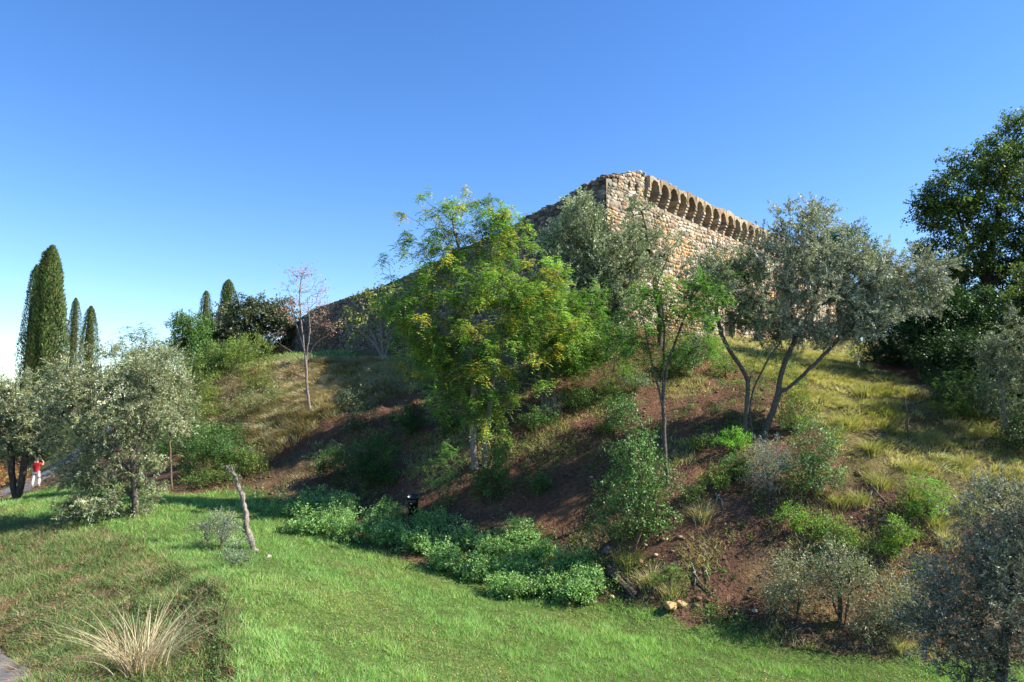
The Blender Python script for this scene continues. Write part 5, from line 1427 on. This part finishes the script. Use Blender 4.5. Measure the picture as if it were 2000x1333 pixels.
me.from_pydata([(-4.4, -.5, 2.55), (3.6, -.5, 2.55), (3.6, 3, 4.1), (-4.4, 3, 4.1), (-4.4, 6.5, 2.55), (3.6, 6.5, 2.55), (-4.4, -.5, 2.4), (3.6, -.5, 2.4)], [], [(0, 1, 2, 3), (3, 2, 5, 4), (0, 3, 4), (1, 5, 2), (6, 7, 1, 0)])
me.update(); me.materials.append(M_TILE)
ro = bpy.data.objects.new('roof', me); ro.parent = root; COL.objects.link(ro)
for x in (-2.8, 1.4):
    w = hbox('window', x, x + .9, -.03, .05, 1.0, 2.1, M_GLASS, root)
    hbox('shutter', x - .42, x - .02, -.06, -.02, .98, 2.12, M_SHUT, w); hbox('shutter', x + .92, x + 1.32, -.06, -.02, .98, 2.12, M_SHUT, w)
d_ = hbox('door', -.5, .5, -.04, .05, -.6, 1.9, M_SHUT, root)

# ------------------------------------------------------------------ person on the lane
b = hit(69, 953)
b[2] += .05
root = empty('person', b)
tag(root, 'person in a red shirt and white trousers on the lane, hands raised to the face', 'person')
K = 55 * b[1] / 1406.0 / 1.75
def skin(name, verts, edges, radii, mat, root_i=0, sub=2):
    me = bpy.data.meshes.new(name)
    me.from_pydata([tuple(np.array(v) * K) for v in verts], edges, [])
    me.update(); me.materials.append(mat)
    o = bpy.data.objects.new(name, me); o.parent = root; COL.objects.link(o)
    m = o.modifiers.new('skin', 'SKIN')
    m.use_smooth_shade = True
    for i, sv in enumerate(me.skin_vertices[0].data):
        r = radii[i]
        sv.radius = (r[0] * K, r[1] * K) if isinstance(r, tuple) else (r * K, r * K)
        sv.use_root = (i == root_i)
    o.modifiers.new('sub', 'SUBSURF').levels = sub
    o.modifiers['sub'].render_levels = sub
    return o
M_SKIN = plain_mat('skin', (0.5, 0.3, 0.21), .6, 8, .92, 1.06, .0)
M_RED = plain_mat('red_shirt', (0.42, 0.02, 0.03), .85, 9, .85, 1.15, .3)
M_WHITE = plain_mat('white_trousers', (0.75, 0.72, 0.68), .85, 9, .9, 1.08, .3)
M_HAIR = plain_mat('grey_hair', (0.08, 0.07, 0.065), .7, 30, .7, 1.3, .4)
M_SHOE = plain_mat('tan_shoe', (0.3, 0.2, 0.12), .7)
bv = [(0, 0, .95), (0, .01, 1.15), (0, .0, 1.38), (0, .02, 1.5), (0, .03, 1.58), (0, .04, 1.68), (0, .03, 1.74)]
be = [(0, 1), (1, 2), (2, 3), (3, 4), (4, 5), (5, 6)]
br = [.14, .13, (.16, .11), .055, .075, .085, .06]
for s in (-1, 1):
    i = len(bv)
    bv += [(s * .19, 0, 1.42), (s * .33, .1, 1.33), (s * .26, .22, 1.5), (s * .13, .26, 1.62), (s * .1, .01, .88), (s * .13, .02 + .08 * s, .48), (s * .14, -.02 + .1 * s, .08), (s * .15, .12 + .1 * s, .03)]
    br += [.06, .045, .036, .035, .09, .06, .042, .035]
    be += [(2, i), (i, i + 1), (i + 1, i + 2), (i + 2, i + 3), (0, i + 4), (i + 4, i + 5), (i + 5, i + 6), (i + 6, i + 7)]
body = skin('body', bv, be, br, M_SKIN)
skin('shirt', [(0, 0, .9), (0, .01, 1.15), (0, 0, 1.37), (0, .01, 1.47), (-.19, 0, 1.42), (-.3, .08, 1.35), (.19, 0, 1.42), (.3, .08, 1.35)], [(0, 1), (1, 2), (2, 3), (2, 4), (4, 5), (2, 6), (6, 7)],
     [(.2, .15), (.18, .14), (.19, .13), .075, .085, .075, .085, .075], M_RED, 1)
tv, te, tr_ = [(0, 0, .97)], [], [(.17, .13)]
for s in (-1, 1):
    i = len(tv)
    tv += [(s * .1, .01, .86), (s * .13, .02 + .08 * s, .48), (s * .14, -.02 + .1 * s, .1)]
    tr_ += [.115, .085, .075]; te += [(0, i), (i, i + 1), (i + 1, i + 2)]
skin('trousers', tv, te, tr_, M_WHITE)
skin('hair', [(0, .0, 1.62), (0, .0, 1.7), (0, .02, 1.77)], [(0, 1), (1, 2)], [.07, .092, .075], M_HAIR, 1)
for s in (-1, 1):
    skin('shoe', [(s * .14, -.06 + .1 * s, .05), (s * .145, .06 + .1 * s, .045), (s * .15, .16 + .1 * s, .03)], [(0, 1), (1, 2)], [.05, .05, .035], M_SHOE, 1)
    hand = []
    for f in range(4):
        x0, z0 = s * (.12 - .012 * 0), 1.625 + .02 * f
        skin('finger', [(s * .125, .262, 1.60 + .019 * f), (s * .1, .285, 1.61 + .019 * f), (s * .07, .285, 1.612 + .018 * f)], [(0, 1), (1, 2)], [.01, .009, .008], M_SKIN, 0, 1)
    skin('thumb', [(s * .13, .25, 1.6), (s * .11, .24, 1.585), (s * .085, .25, 1.58)], [(0, 1), (1, 2)], [.011, .01, .009], M_SKIN, 0, 1)
